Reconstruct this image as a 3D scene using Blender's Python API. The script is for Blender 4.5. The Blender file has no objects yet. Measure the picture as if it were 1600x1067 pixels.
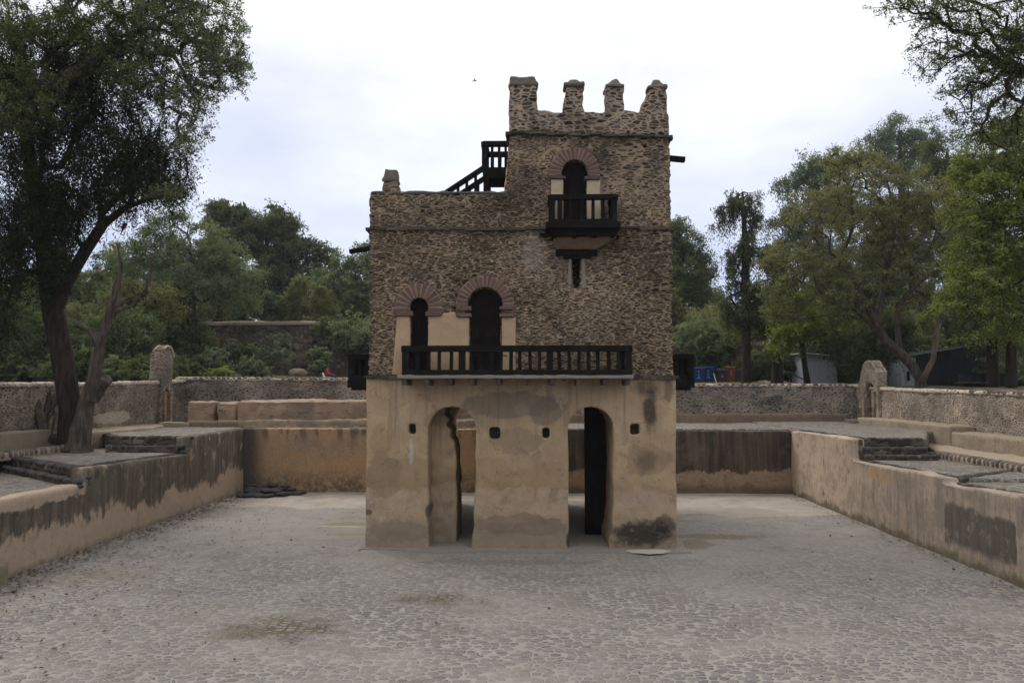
import bpy, bmesh, math, random
import numpy as np
from mathutils import Vector, Matrix, Euler

SC = bpy.context.scene
COL = SC.collection
# ------------------------------------------------------------------ camera
CAM = Vector((0.0, 0.0, 4.6))
PITCH, YAW, FPX = math.radians(3.27), math.radians(1.47), 1244.0
ROT = Euler((math.pi/2 + PITCH, 0, YAW)).to_matrix()
cd = bpy.data.cameras.new("camera"); cam = bpy.data.objects.new("camera", cd); COL.objects.link(cam)
cam.location = CAM; cam.rotation_euler = (math.pi/2 + PITCH, 0, YAW)
cd.sensor_width = 36; cd.lens = 36*FPX/1600; cd.clip_start = 0.1; cd.clip_end = 4000
SC.camera = cam
SC.view_settings.view_transform = 'Standard'; SC.view_settings.look = 'None'
SC.view_settings.exposure = 0.25; SC.view_settings.gamma = 1.0

# ------------------------------------------------------------------ light
SUN_EL, SUN_AZ = math.radians(52), math.radians(-50)      # azimuth measured from +Y towards +X
sl = bpy.data.lights.new("sun", 'SUN'); sl.energy = 1.3; sl.angle = math.radians(25); sl.color = (1, .95, .88)
so = bpy.data.objects.new("sun", sl); COL.objects.link(so)
sd = Vector((math.sin(SUN_AZ)*math.cos(SUN_EL), math.cos(SUN_AZ)*math.cos(SUN_EL), math.sin(SUN_EL)))
so.rotation_euler = (-sd).to_track_quat('-Z', 'Y').to_euler()
so.location = sd*60

W = bpy.data.worlds.new("World"); SC.world = W; W.use_nodes = True
def build_world():
    t = W.node_tree; t.nodes.clear()
    N = lambda ty: t.nodes.new(ty)
    out = N('ShaderNodeOutputWorld'); bg = N('ShaderNodeBackground'); bg.inputs['Strength'].default_value = 0.1
    t.links.new(bg.outputs[0], out.inputs[0])
    sky = N('ShaderNodeTexSky'); sky.sky_type = 'NISHITA'; sky.sun_disc = False
    sky.sun_elevation = SUN_EL; sky.sun_rotation = SUN_AZ; sky.air_density = 1.0; sky.dust_density = 2.0; sky.altitude = 2000
    tc = N('ShaderNodeTexCoord'); sp = N('ShaderNodeSeparateXYZ'); t.links.new(tc.outputs['Generated'], sp.inputs[0])
    mp = N('ShaderNodeMapping'); mp.inputs['Scale'].default_value = (1.0, 1.0, 2.6); t.links.new(tc.outputs['Generated'], mp.inputs[0])
    n1 = N('ShaderNodeTexNoise'); n1.inputs['Scale'].default_value = 2.2; n1.inputs['Detail'].default_value = 6; n1.inputs['Roughness'].default_value = .55
    t.links.new(mp.outputs[0], n1.inputs['Vector'])
    # cloud cover: nearly solid overhead, thinning to pale blue low down
    el = N('ShaderNodeMapRange'); el.inputs[1].default_value = 0.10; el.inputs[2].default_value = 0.48
    el.inputs[3].default_value = 0.22; el.inputs[4].default_value = 1.1; t.links.new(sp.outputs[2], el.inputs[0])
    ad = N('ShaderNodeMath'); ad.operation = 'MULTIPLY_ADD'; t.links.new(n1.outputs['Fac'], ad.inputs[0]); ad.inputs[1].default_value = 1.1
    sb = N('ShaderNodeMath'); sb.operation = 'SUBTRACT'; t.links.new(el.outputs[0], sb.inputs[0]); sb.inputs[1].default_value = 0.55
    t.links.new(sb.outputs[0], ad.inputs[2]); ad.use_clamp = True
    cl = N('ShaderNodeMapRange'); cl.inputs[3].default_value = 8.6; cl.inputs[4].default_value = 10.2
    cl.inputs[1].default_value = 0.35; cl.inputs[2].default_value = .62; t.links.new(n1.outputs['Fac'], cl.inputs[0])
    cc = N('ShaderNodeCombineXYZ')
    for i, k in enumerate((.985, .995, 1.02)):
        m = N('ShaderNodeMath'); m.operation = 'MULTIPLY'; m.inputs[1].default_value = k
        t.links.new(cl.outputs[0], m.inputs[0]); t.links.new(m.outputs[0], cc.inputs[i])
    # thin high veil in front of the clear blue
    veil = N('ShaderNodeMix'); veil.data_type = 'RGBA'; veil.inputs['Factor'].default_value = .86
    t.links.new(sky.outputs[0], veil.inputs['A']); veil.inputs['B'].default_value = (4.5, 5.5, 8.5, 1)
    mx = N('ShaderNodeMix'); mx.data_type = 'RGBA'; t.links.new(ad.outputs[0], mx.inputs['Factor'])
    t.links.new(veil.outputs['Result'], mx.inputs['A']); t.links.new(cc.outputs[0], mx.inputs['B'])
    t.links.new(mx.outputs['Result'], bg.inputs['Color'])
build_world()

HAZE = 0.0003
# ------------------------------------------------------------------ pixel -> world helpers (1600 x 1067 frame)
def ray(px, py): return ROT @ Vector(((px-800)/FPX, -(py-533.5)/FPX, -1.0))
def atY(px, py, Y): d = ray(px, py); return CAM + d*((Y-CAM.y)/d.y)
def atX(px, py, X): d = ray(px, py); return CAM + d*((X-CAM.x)/d.x)
def atZ(px, py, Z): d = ray(px, py); return CAM + d*((Z-CAM.z)/d.z)

# ------------------------------------------------------------------ noise
def _h(ix, iy, iz, s):
    h = (ix*374761393 + iy*668265263 + iz*2147483647*3 + s*144665) & 0xffffffff
    h = ((h ^ (h >> 13))*1274126177) & 0xffffffff
    return ((h ^ (h >> 16)) & 0xffff)/65535.0
def vnoise(P, scale=1.0, seed=0):
    P = np.asarray(P, dtype=np.float64)*scale + 1000.0
    i = np.floor(P).astype(np.int64); f = P - i; f = f*f*(3-2*f); r = 0
    for dx in (0, 1):
        for dy in (0, 1):
            for dz in (0, 1):
                w = (f[:, 0] if dx else 1-f[:, 0])*(f[:, 1] if dy else 1-f[:, 1])*(f[:, 2] if dz else 1-f[:, 2])
                r = r + w*_h(i[:, 0]+dx, i[:, 1]+dy, i[:, 2]+dz, seed)
    return r*2-1

# ------------------------------------------------------------------ mesh builder
class MB:
    def __init__(s): s.v = []; s.f = []
    def add(s, vs, fs):
        o = len(s.v); s.v += [tuple(v) for v in vs]; s.f += [tuple(i+o for i in f) for f in fs]; return s
    def box(s, c, d, rz=0, jit=0, rng=None, taper=1.0):
        hx, hy, hz = d[0]/2, d[1]/2, d[2]/2; vs = []
        for z in (-1, 1):
            k = taper if z > 0 else 1
            for x, y in ((-1, -1), (1, -1), (1, 1), (-1, 1)):
                p = Vector((x*hx*k, y*hy*k, z*hz))
                if rng: p += Vector([rng.uniform(-jit, jit) for _ in 'xyz'])
                if rz: p.rotate(Euler((0, 0, rz)))
                vs.append(p + Vector(c))
        return s.add(vs, [(0, 3, 2, 1), (4, 5, 6, 7), (0, 1, 5, 4), (1, 2, 6, 5), (2, 3, 7, 6), (3, 0, 4, 7)])
    def mm(s, a, b): return s.box([(a[i]+b[i])/2 for i in range(3)], [abs(b[i]-a[i]) for i in range(3)])
    def hexa(s, b4, t4):       # bottom ring, top ring (ccw seen from above)
        return s.add(list(b4)+list(t4), [(0, 3, 2, 1), (4, 5, 6, 7), (0, 1, 5, 4), (1, 2, 6, 5), (2, 3, 7, 6), (3, 0, 4, 7)])
    def prism(s, poly, d):     # planar polygon extruded along vector d
        n = len(poly); d = Vector(d); P = [Vector(p) for p in poly]
        nrm = Vector((0, 0, 0))
        for i in range(n): nrm += P[i].cross(P[(i+1) % n])
        if nrm.dot(d) > 0: P = P[::-1]
        return s.add(P + [p+d for p in P], [tuple(range(n)), tuple(range(2*n-1, n-1, -1))] + [(i, n+i, n+(i+1) % n, (i+1) % n) for i in range(n)])
    def bar(s, a, b, w, h, up=(0, 0, 1)):   # rectangular beam from a to b
        a, b = Vector(a), Vector(b); t = (b-a).normalized(); u = Vector(up); x = t.cross(u)
        if x.length < 1e-4: x = t.cross(Vector((0, 1, 0)))
        x.normalize(); y = x.cross(t).normalized()
        q = [(-1, -1), (1, -1), (1, 1), (-1, 1)]
        return s.add([p + x*(i*w/2) + y*(j*h/2) for p in (a, b) for i, j in q],
                     [(0, 1, 2, 3), (7, 6, 5, 4), (0, 4, 5, 1), (1, 5, 6, 2), (2, 6, 7, 3), (3, 7, 4, 0)])
    def tube(s, pts, rad, n=8, cap=True):
        pts = [Vector(p) for p in pts]; o = len(s.v); prev = None
        for k, p in enumerate(pts):
            t = (pts[min(k+1, len(pts)-1)] - pts[max(k-1, 0)])
            if t.length < 1e-6: t = Vector((0, 0, 1))
            t.normalize()
            if prev is None: x = t.orthogonal().normalized()
            else:
                x = prev - t*prev.dot(t)
                x = x.normalized() if x.length > 1e-5 else t.orthogonal().normalized()
            prev = x; y = t.cross(x); r = rad[k] if hasattr(rad, '__len__') else rad
            for i in range(n):
                a = 2*math.pi*i/n; s.v.append(tuple(p + x*(r*math.cos(a)) + y*(r*math.sin(a))))
        for k in range(len(pts)-1):
            for i in range(n):
                j = (i+1) % n; s.f.append((o+k*n+i, o+k*n+j, o+(k+1)*n+j, o+(k+1)*n+i))
        if cap:
            s.f.append(tuple(o+i for i in reversed(range(n)))); e = o+(len(pts)-1)*n; s.f.append(tuple(e+i for i in range(n)))
        return s
    def lathe(s, c, prof, n=16):
        o = len(s.v); c = Vector(c)
        for r, z in prof:
            for i in range(n):
                a = 2*math.pi*i/n; s.v.append((c.x+r*math.cos(a), c.y+r*math.sin(a), c.z+z))
        for k in range(len(prof)-1):
            for i in range(n):
                j = (i+1) % n; s.f.append((o+k*n+i, o+k*n+j, o+(k+1)*n+j, o+(k+1)*n+i))
        s.f.append(tuple(o+i for i in reversed(range(n)))); e = o+(len(prof)-1)*n; s.f.append(tuple(e+i for i in range(n)))
        return s
    def stone(s, c, d, rng, rz=0, boxy=.62, rough=.12):   # one rounded irregular stone
        vs = []
        for v in ICO_V:
            p = [math.copysign(abs(q)**boxy, q)*(1+rng.uniform(-rough, rough)) for q in v]
            p = Vector((p[0]*d[0]/2, p[1]*d[1]/2, p[2]*d[2]/2))
            if rz: p.rotate(Euler((0, 0, rz)))
            vs.append(p + Vector(c))
        return s.add(vs, ICO_F)
_b = bmesh.new(); bmesh.ops.create_icosphere(_b, subdivisions=2, radius=1)
ICO_V = [v.co.copy() for v in _b.verts]; ICO_F = [tuple(v.index for v in f.verts) for f in _b.faces]; _b.free()

def origin(o):
    p = Vector((0, 0, 0))
    while o: p += o.location; o = o.parent
    return p
def link(name, me, mat, parent=None, loc=None):
    """me is in world coordinates; it is moved so that the object's own origin is loc (or its parent's origin)."""
    o = bpy.data.objects.new(name, me); COL.objects.link(o)
    if mat and not me.materials: me.materials.append(mat)
    L = origin(parent) if parent else Vector(loc or (0, 0, 0))
    if L.length: me.transform(Matrix.Translation(-L))
    if parent: o.parent = parent
    else: o.location = L
    return o
def mesh_of(mb, name="m"):
    me = bpy.data.meshes.new(name); me.from_pydata(mb.v, [], mb.f); me.update(); return me
def obj(name, mb, mat, parent=None, loc=None, smooth=False, bevel=0):
    me = mesh_of(mb, name) if isinstance(mb, MB) else mb
    o = link(name, me, mat, parent, loc)
    if smooth: me.polygons.foreach_set('use_smooth', [True]*len(me.polygons))
    if bevel:
        m = o.modifiers.new('bevel', 'BEVEL'); m.width = bevel; m.segments = 2; m.limit_method = 'ANGLE'
    return o
def tag(o, label, cat, group=None, kind=None):
    if label: o['label'] = label
    if cat: o['category'] = cat
    if group: o['group'] = group
    if kind: o['kind'] = kind
    return o
def thing(name, label, cat, loc=(0, 0, 0), group=None):
    o = bpy.data.objects.new(name, None); COL.objects.link(o); o.location = loc; o.empty_display_size = .3
    return tag(o, label, cat, group)
def struct(name, mb, mat, smooth=False):
    o = obj(name, mb, mat, smooth=smooth); o['kind'] = 'structure'; return o
def copy_tree(o, loc=None, rz=None, sc=None, parent=None, label=None, group=None):
    c = o.copy(); COL.objects.link(c)
    if parent: c.parent = parent
    if loc is not None: c.location = loc
    if rz is not None: c.rotation_euler = (0, 0, rz)
    if sc is not None: c.scale = sc if hasattr(sc, '__len__') else (sc, sc, sc)
    if label: c['label'] = label
    if group: c['group'] = group
    for ch in o.children: copy_tree(ch, parent=c)
    return c

def solid(mb, cuts=(), unions=(), voxel=0, amp=0.0, freq=4.0, amp2=0.0, freq2=1.0, seed=1, zsq=1.0, roughen=None):
    """boolean + voxel remesh + noise: an old hand-built wall with soft uneven arrises; returns a mesh in world coordinates"""
    base = bpy.data.objects.new('tmp', mesh_of(mb)); COL.objects.link(base); tmp = [base]
    for lst, op in ((unions, 'UNION'), (cuts, 'DIFFERENCE')):
        for m in lst:
            c = bpy.data.objects.new('tmpc', mesh_of(m)); COL.objects.link(c); tmp.append(c)
            md = base.modifiers.new('b', 'BOOLEAN'); md.operation = op; md.object = c; md.solver = 'EXACT'; md.use_self = False
    if voxel:
        md = base.modifiers.new('r', 'REMESH'); md.mode = 'VOXEL'; md.voxel_size = voxel; md.use_smooth_shade = True
    dg = bpy.context.evaluated_depsgraph_get(); dg.update()
    me = bpy.data.meshes.new_from_object(base.evaluated_get(dg))
    for t in tmp:
        d = t.data; bpy.data.objects.remove(t); bpy.data.meshes.remove(d)
    me.materials.clear()
    if amp or amp2:
        n = len(me.vertices); co = np.empty(n*3); me.vertices.foreach_get('co', co); co = co.reshape(-1, 3)
        nr = np.empty(n*3); me.vertex_normals.foreach_get('vector', nr); nr = nr.reshape(-1, 3)
        Q = co*np.array([1, 1, zsq]); k = 0
        if amp: k = k + amp*vnoise(Q, freq, seed)
        if amp2: k = k + amp2*vnoise(co, freq2, seed+7)
        if roughen is not None: k = k*roughen(co)
        me.vertices.foreach_set('co', (co + nr*np.asarray(k)[:, None]).ravel())
    me.polygons.foreach_set('use_smooth', [True]*len(me.polygons)); me.update()
    return me

# ------------------------------------------------------------------ material DSL
class NT:
    def __init__(s, name):
        s.m = bpy.data.materials.new(name); s.m.use_nodes = True; s.t = s.m.node_tree; s.t.nodes.clear()
        s.out = s.t.nodes.new('ShaderNodeOutputMaterial'); s._pos = None; s._xyz = None
    def n(s, ty, **kw):
        x = s.t.nodes.new(ty)
        for k, v in kw.items(): setattr(x, k, v)
        return x
    def put(s, sock, v):
        if hasattr(v, 'is_output'): s.t.links.new(v, sock)
        elif isinstance(v, (tuple, list)) and len(v) == 3 and sock.type == 'RGBA': sock.default_value = (*v, 1)
        else: sock.default_value = v
    @property
    def P(s):
        if s._pos is None: s._pos = s.n('ShaderNodeNewGeometry').outputs['Position']
        return s._pos
    def objP(s): return s.n('ShaderNodeTexCoord').outputs['Object']
    @property
    def xyz(s):
        if s._xyz is None:
            x = s.n('ShaderNodeSeparateXYZ'); s.put(x.inputs[0], s.P); s._xyz = x.outputs
        return s._xyz
    def math(s, op, a, b=0.0, c=None, clamp=False):
        x = s.n('ShaderNodeMath', operation=op); x.use_clamp = clamp; s.put(x.inputs[0], a); s.put(x.inputs[1], b)
        if c is not None: s.put(x.inputs[2], c)
        return x.outputs[0]
    def vm(s, op, a, b):
        x = s.n('ShaderNodeVectorMath', operation=op); s.put(x.inputs[0], a)
        if op == 'SCALE': s.put(x.inputs['Scale'], b)
        else: s.put(x.inputs[1], b)
        return x.outputs['Value'] if op in ('LENGTH', 'DISTANCE') else x.outputs[0]
    def noise(s, vec, scale, detail=4, rough=.55, col=False):
        x = s.n('ShaderNodeTexNoise'); s.put(x.inputs['Vector'], vec)
        x.inputs['Scale'].default_value = scale; x.inputs['Detail'].default_value = detail; x.inputs['Roughness'].default_value = rough
        return x.outputs['Color' if col else 'Fac']
    def vor(s, vec, feature='F1', rnd=1.0):
        x = s.n('ShaderNodeTexVoronoi', feature=feature); s.put(x.inputs['Vector'], vec); x.inputs['Scale'].default_value = 1.0
        x.inputs['Randomness'].default_value = rnd
        return x.outputs
    def rng(s, v, a, b, c=0.0, d=1.0, smooth=True):
        x = s.n('ShaderNodeMapRange'); x.interpolation_type = 'SMOOTHSTEP' if smooth else 'LINEAR'
        for i, q in enumerate((v, a, b, c, d)): s.put(x.inputs[i], q)
        return x.outputs[0]
    def mix(s, f, a, b, mode='MIX'):
        x = s.n('ShaderNodeMix', data_type='RGBA', blend_type=mode); s.put(x.inputs['Factor'], f)
        s.put(x.inputs['A'], a); s.put(x.inputs['B'], b); return x.outputs['Result']
    def ramp(s, f, stops, const=False):
        x = s.n('ShaderNodeValToRGB'); s.put(x.inputs[0], f); r = x.color_ramp
        if const: r.interpolation = 'CONSTANT'
        r.elements[0].position, r.elements[0].color = stops[0][0], (*stops[0][1], 1)
        r.elements[1].position, r.elements[1].color = stops[-1][0], (*stops[-1][1], 1)
        for p, c in stops[1:-1]:
            e = r.elements.new(p); e.color = (*c, 1)
        return x.outputs[0]
    def warp(s, vec, scale, amt, detail=2, an=(1, 1, 1)):
        c = s.noise(vec, scale, detail, col=True); c = s.vm('SUBTRACT', c, (.5, .5, .5)); return s.vm('ADD', vec, s.vm('MULTIPLY', c, tuple(amt*k for k in an)))
    def blob(s, c, r, soft=.35, amp=.9, freq=2.2, seed=0.0):
        """mask of an irregular stain of centre c and radii r"""
        if not hasattr(s, '_nz'): s._nz = {}
        if freq not in s._nz: s._nz[freq] = s.noise(s.P, freq, 5, .62)
        d = s.vm('SUBTRACT', s.P, c); d = s.vm('DIVIDE', d, r); L = s.vm('LENGTH', d, (0, 0, 0))
        L = s.math('MULTIPLY_ADD', s._nz[freq], amp, L); L = s.math('SUBTRACT', L, amp*.5)
        return s.rng(L, 1.0, 1.0-soft, 0, 1)
    def bump(s, h, strength=.5, dist=.03, normal=None):
        x = s.n('ShaderNodeBump'); x.inputs['Strength'].default_value = strength; x.inputs['Distance'].default_value = dist
        s.put(x.inputs['Height'], h)
        if normal is not None: s.put(x.inputs['Normal'], normal)
        return x.outputs[0]
    def done(s, col, rough=.9, bump=None, metal=0.0, spec=.25):
        b = s.n('ShaderNodeBsdfPrincipled'); s.put(b.inputs['Base Color'], col); s.put(b.inputs['Roughness'], rough)
        s.put(b.inputs['Metallic'], metal); s.put(b.inputs['Specular IOR Level'], spec)
        if bump is not None: s.put(b.inputs['Normal'], bump)
        s.t.links.new(b.outputs[0], s.out.inputs[0]); return s.m
# ================================================================== MATERIALS
def rubble(name, sc, stones, mortar, w=(.05, .16), warp=(2.5, .16), tint=None, wvar=.12, zw=1.0, two=None, tone=None, bump=.9, dist=.035, post=None, lum=1.0):
    t = NT(name); P = t.P
    Q = t.warp(P, warp[0], warp[1], 3, an=(1, 1, zw)); V = t.vm('MULTIPLY', Q, sc)
    if two:
        sel = t.math('GREATER_THAN', t.math('ADD', t.noise(P, two[1], 3, .6), t.math('MULTIPLY', t.rng(t.xyz[2], two[2]-.25, two[2]+.1), two[3])), .56)
        V = t.mix(sel, V, t.vm('MULTIPLY', Q, two[0]))
    f1 = t.vor(V); de = t.vor(V, 'DISTANCE_TO_EDGE')[0]
    big = t.noise(P, .55, 3); med = t.noise(P, 6, 4, .6); fine = t.noise(P, 38, 3, .6)
    d = t.math('MULTIPLY_ADD', t.math('SUBTRACT', med, .5), wvar*1.6, de)
    d = t.math('MULTIPLY_ADD', t.math('SUBTRACT', big, .5), wvar*1.2, d)
    mask = t.rng(d, w[0], w[1])
    sep = t.n('ShaderNodeSeparateColor'); t.put(sep.inputs[0], f1['Color'])
    sc_ = t.ramp(sep.outputs[0], stones)
    sc_ = t.mix(.75, sc_, t.ramp(fine, [(.25, (.55, .55, .55)), (.75, (1.35, 1.35, 1.35))]), 'MULTIPLY')
    mo = t.mix(t.rng(big, .35, .65), mortar[0], mortar[1])
    mo = t.mix(.8, mo, t.ramp(t.noise(P, 13, 5, .65), [(.25, (.5, .5, .5)), (.75, (1.4, 1.4, 1.4))]), 'MULTIPLY')
    col = t.mix(mask, mo, sc_)
    h = t.math('MULTIPLY_ADD', fine, .25, mask)
    h = t.math('MULTIPLY_ADD', med, .5, h)
    if tone: col = t.mix(1.0, col, t.ramp(t.noise(P, tone, 5, .62), [(.28, (.52, .5, .48)), (.5, (1, 1, 1)), (.72, (1.25, 1.2, 1.12))]), 'MULTIPLY')
    if post: col = post(t, col)
    return t.done(col, .95, t.bump(h, bump, dist), spec=.15)

def streaks(t, sx=9.0, sz=.5):
    return t.noise(t.vm('MULTIPLY', t.P, (sx, sx, sz)), 1.0, 4, .6)

def tower_post(t, col):
    z = t.xyz[2]
    # weather-blackened band under the parapet course, and soot round the slit window
    dk = t.math('MULTIPLY', t.rng(z, 9.9, 11.6), t.rng(z, 12.15, 12.0))
    dk = t.math('MULTIPLY', dk, t.rng(t.noise(t.P, 1.1, 4, .65), .38, .62))
    dk = t.math('MULTIPLY', dk, t.rng(t.xyz[0], -.9, .3, .35, 1))
    col = t.mix(t.math('MULTIPLY', dk, .74), col, (.035, .033, .03))
    b = t.blob(SLIT_C, (1.1, 1.0, .55), .8, .6)
    col = t.mix(t.math('MULTIPLY', b, .7), col, (.16, .12, .085))
    pale = t.blob(PALE_C, (.55, 1, .9), .7, 1.0)
    col = t.mix(t.math('MULTIPLY', pale, .55), col, (.34, .28, .22))
    och = t.rng(t.noise(t.P, .9, 3, .6), .6, .72)
    return t.mix(t.math('MULTIPLY', och, .35), col, (.33, .21, .1))

def left_post(t, col):
    c = atX(178, 652, XL_B); m = t.blob((c.x, c.y, c.z), (1, 1.9, .33), .3, 1.1, 2.6)
    col = t.mix(t.math('MULTIPLY', m, .85), col, (.44, .37, .29))
    m2 = t.rng(t.noise(t.vm('MULTIPLY', t.P, (.5, .5, 1.4)), 1, 5, .62), .56, .66)
    return t.mix(t.math('MULTIPLY', m2, .45), col, (.30, .245, .19))
XL_B = -18.5
def wall_post(t, col):
    m2 = t.rng(t.noise(t.vm('MULTIPLY', t.P, (.5, .5, 1.6)), 1, 5, .62), .54, .66)
    return t.mix(t.math('MULTIPLY', m2, .5), col, (.36, .30, .235))

def plaster_base(name):
    t = NT(name); P = t.P; z = t.xyz[2]
    big = t.noise(P, .7, 5, .6); med = t.noise(P, 3.5, 6, .65); fine = t.noise(P, 30, 4, .7)
    col = t.ramp(big, [(.3, (.325, .235, .14)), (.5, (.405, .292, .175)), (.7, (.475, .35, .215))])
    # lower coat: pinker, upper edge wavering about 1.6 m
    zz = t.math('MULTIPLY_ADD', t.math('SUBTRACT', t.noise(P, 1.3, 4, .6), .5), 1.5, z)
    low = t.rng(zz, 1.72, 1.66)
    pink = t.ramp(med, [(.3, (.325, .24, .16)), (.7, (.45, .335, .23))])
    edge_ = t.math('MULTIPLY', t.rng(zz, 1.66, 1.70), t.rng(zz, 2.2, 1.74))
    col = t.mix(t.math('MULTIPLY', edge_, .5), col, (.24, .17, .10))
    col = t.mix(t.math('MULTIPLY', low, .9), col, pink)
    # cooler grey washed foot
    foot = t.rng(t.math('MULTIPLY_ADD', med, .9, z), 1.4, .85)
    col = t.mix(t.math('MULTIPLY', foot, .6), col, (.225, .185, .14))
    # vertical runs from the ledge
    st = t.math('MULTIPLY', t.rng(streaks(t, 7, .3), .5, .68), t.rng(t.math('MULTIPLY_ADD', big, 2.0, z), 2.6, 5.4))
    col = t.mix(t.math('MULTIPLY', st, .6), col, (.19, .15, .105))
    gg = t.rng(t.noise(t.vm('MULTIPLY', P, (2.4, 2.4, .9)), 1, 7, .7), .5, .66)
    col = t.mix(t.math('MULTIPLY', gg, .4), col, (.235, .195, .15))
    for c, r, cl, a, am in BASE_STAINS:
        col = t.mix(t.math('MULTIPLY', t.blob(c, r, .17, am*1.5, 2.6), a), col, cl)
    cr = t.vor(t.warp(P, 1.7, .5, 4), 'DISTANCE_TO_EDGE')[0]
    crm = t.math('MULTIPLY', t.rng(cr, .007, .002), t.rng(t.noise(P, 1.3, 3), .54, .62))
    col = t.mix(t.math('MULTIPLY', crm, .5), col, (.10, .075, .055))
    flake = t.rng(t.noise(P, 2.1, 7, .7), .60, .615)
    col = t.mix(t.math('MULTIPLY', flake, .5), col, (.24, .19, .14))
    pit = t.rng(t.noise(P, 8, 6, .75), .655, .68)
    col = t.mix(t.math('MULTIPLY', pit, .55), col, (.13, .10, .075))
    speck = t.rng(t.noise(P, 17, 4, .7), .66, .74)
    col = t.mix(t.math('MULTIPLY', speck, .5), col, (.11, .085, .065))
    col = t.mix(.7, col, t.ramp(fine, [(.3, (.8, .8, .8)), (.7, (1.15, 1.15, 1.15))]), 'MULTIPLY')
    # blackened damp patch at the foot of the right-hand pier and runs above it
    for c, r, a, am in BLACKS:
        m = t.blob(c, r, .55, am, 3.1)
        m = t.math('MULTIPLY', m, t.rng(t.noise(P, 9, 5, .7), .2, .5, .35, 1))
        col = t.mix(t.math('MULTIPLY', m, a), col, (.03, .028, .026))
    h = t.math('ADD', t.math('MULTIPLY', med, 1.2), t.math('MULTIPLY', fine, .35))
    h = t.math('MULTIPLY_ADD', flake, -.35, h); h = t.math('MULTIPLY_ADD', crm, -.4, h)
    return t.done(col, .93, t.bump(h, .7, .03), spec=.15)

def plaster_plain(name, a, b, dark=(.1, .085, .07), amt=.5, scale=1.0):
    t = NT(name); P = t.P
    n1 = t.noise(P, 1.4*scale, 5, .62); n2 = t.noise(P, 9*scale, 5, .65)
    col = t.mix(n1, a, b)
    col = t.mix(t.math('MULTIPLY', t.rng(n2, .5, .75), amt), col, dark)
    st = t.rng(streaks(t, 7, .6), .55, .72)
    col = t.mix(t.math('MULTIPLY', st, amt*.6), col, dark)
    return t.done(col, .93, t.bump(n2, .5, .03), spec=.15)

def pool_left_mat():
    t = NT('pool_left_plaster'); P = t.P; y, z = t.xyz[1], t.xyz[2]
    med = t.noise(P, 2.2, 5, .6); fine = t.noise(P, 22, 4, .65)
    peach = t.ramp(med, [(.3, (.31, .24, .175)), (.5, (.405, .31, .225)), (.7, (.355, .275, .20))])
    s = streaks(t, 5.5, .22)
    dk = t.ramp(s, [(.3, (.072, .063, .049)), (.45, (.10, .087, .067)), (.58, (.13, .112, .086)), (.75, (.175, .145, .11))])
    dk = t.mix(.6, dk, t.ramp(t.noise(P, 1.1, 4, .6), [(.3, (.65, .68, .62)), (.7, (1.3, 1.25, 1.15))]), 'MULTIPLY')
    pc = t.vm('MULTIPLY', P, (1, 1, .8))
    lim = t.math('MULTIPLY_ADD', t.math('SUBTRACT', t.noise(pc, .55, 9, .66), .5), 2.6, z)
    lim = t.math('MULTIPLY_ADD', t.math('SUBTRACT', fine, .5), .12, lim)
    lim = t.math('MULTIPLY_ADD', t.math('SUBTRACT', streaks(t, 10, .5), .5), .5, lim)
    m = t.rng(lim, .84, 1.06)
    # on the lowest, nearest step a clean band stays along the top
    near = t.math('MULTIPLY', t.rng(y, 22.6, 22.4), t.rng(t.math('MULTIPLY_ADD', t.math('SUBTRACT', med, .5), .5, z), 1.52, 1.6))
    m = t.math('MULTIPLY', m, t.math('SUBTRACT', 1.0, near))
    thin = t.math('MULTIPLY', t.rng(t.noise(pc, 1.5, 6, .66), .53, .68), t.rng(z, .5, 2.4, .25, .85))
    m = t.math('MULTIPLY', m, t.math('SUBTRACT', 1.0, thin))
    col = t.mix(m, peach, dk)
    col = t.mix(t.math('MULTIPLY', t.rng(t.math('MULTIPLY_ADD', med, .4, z), .42, .2), .6), col, (.14, .115, .085))
    col = t.mix(.6, col, t.ramp(fine, [(.3, (.78, .78, .78)), (.7, (1.2, 1.2, 1.2))]), 'MULTIPLY')
    return t.done(col, .93, t.bump(t.math('ADD', med, t.math('MULTIPLY', fine, .3)), .6, .03), spec=.15)

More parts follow.
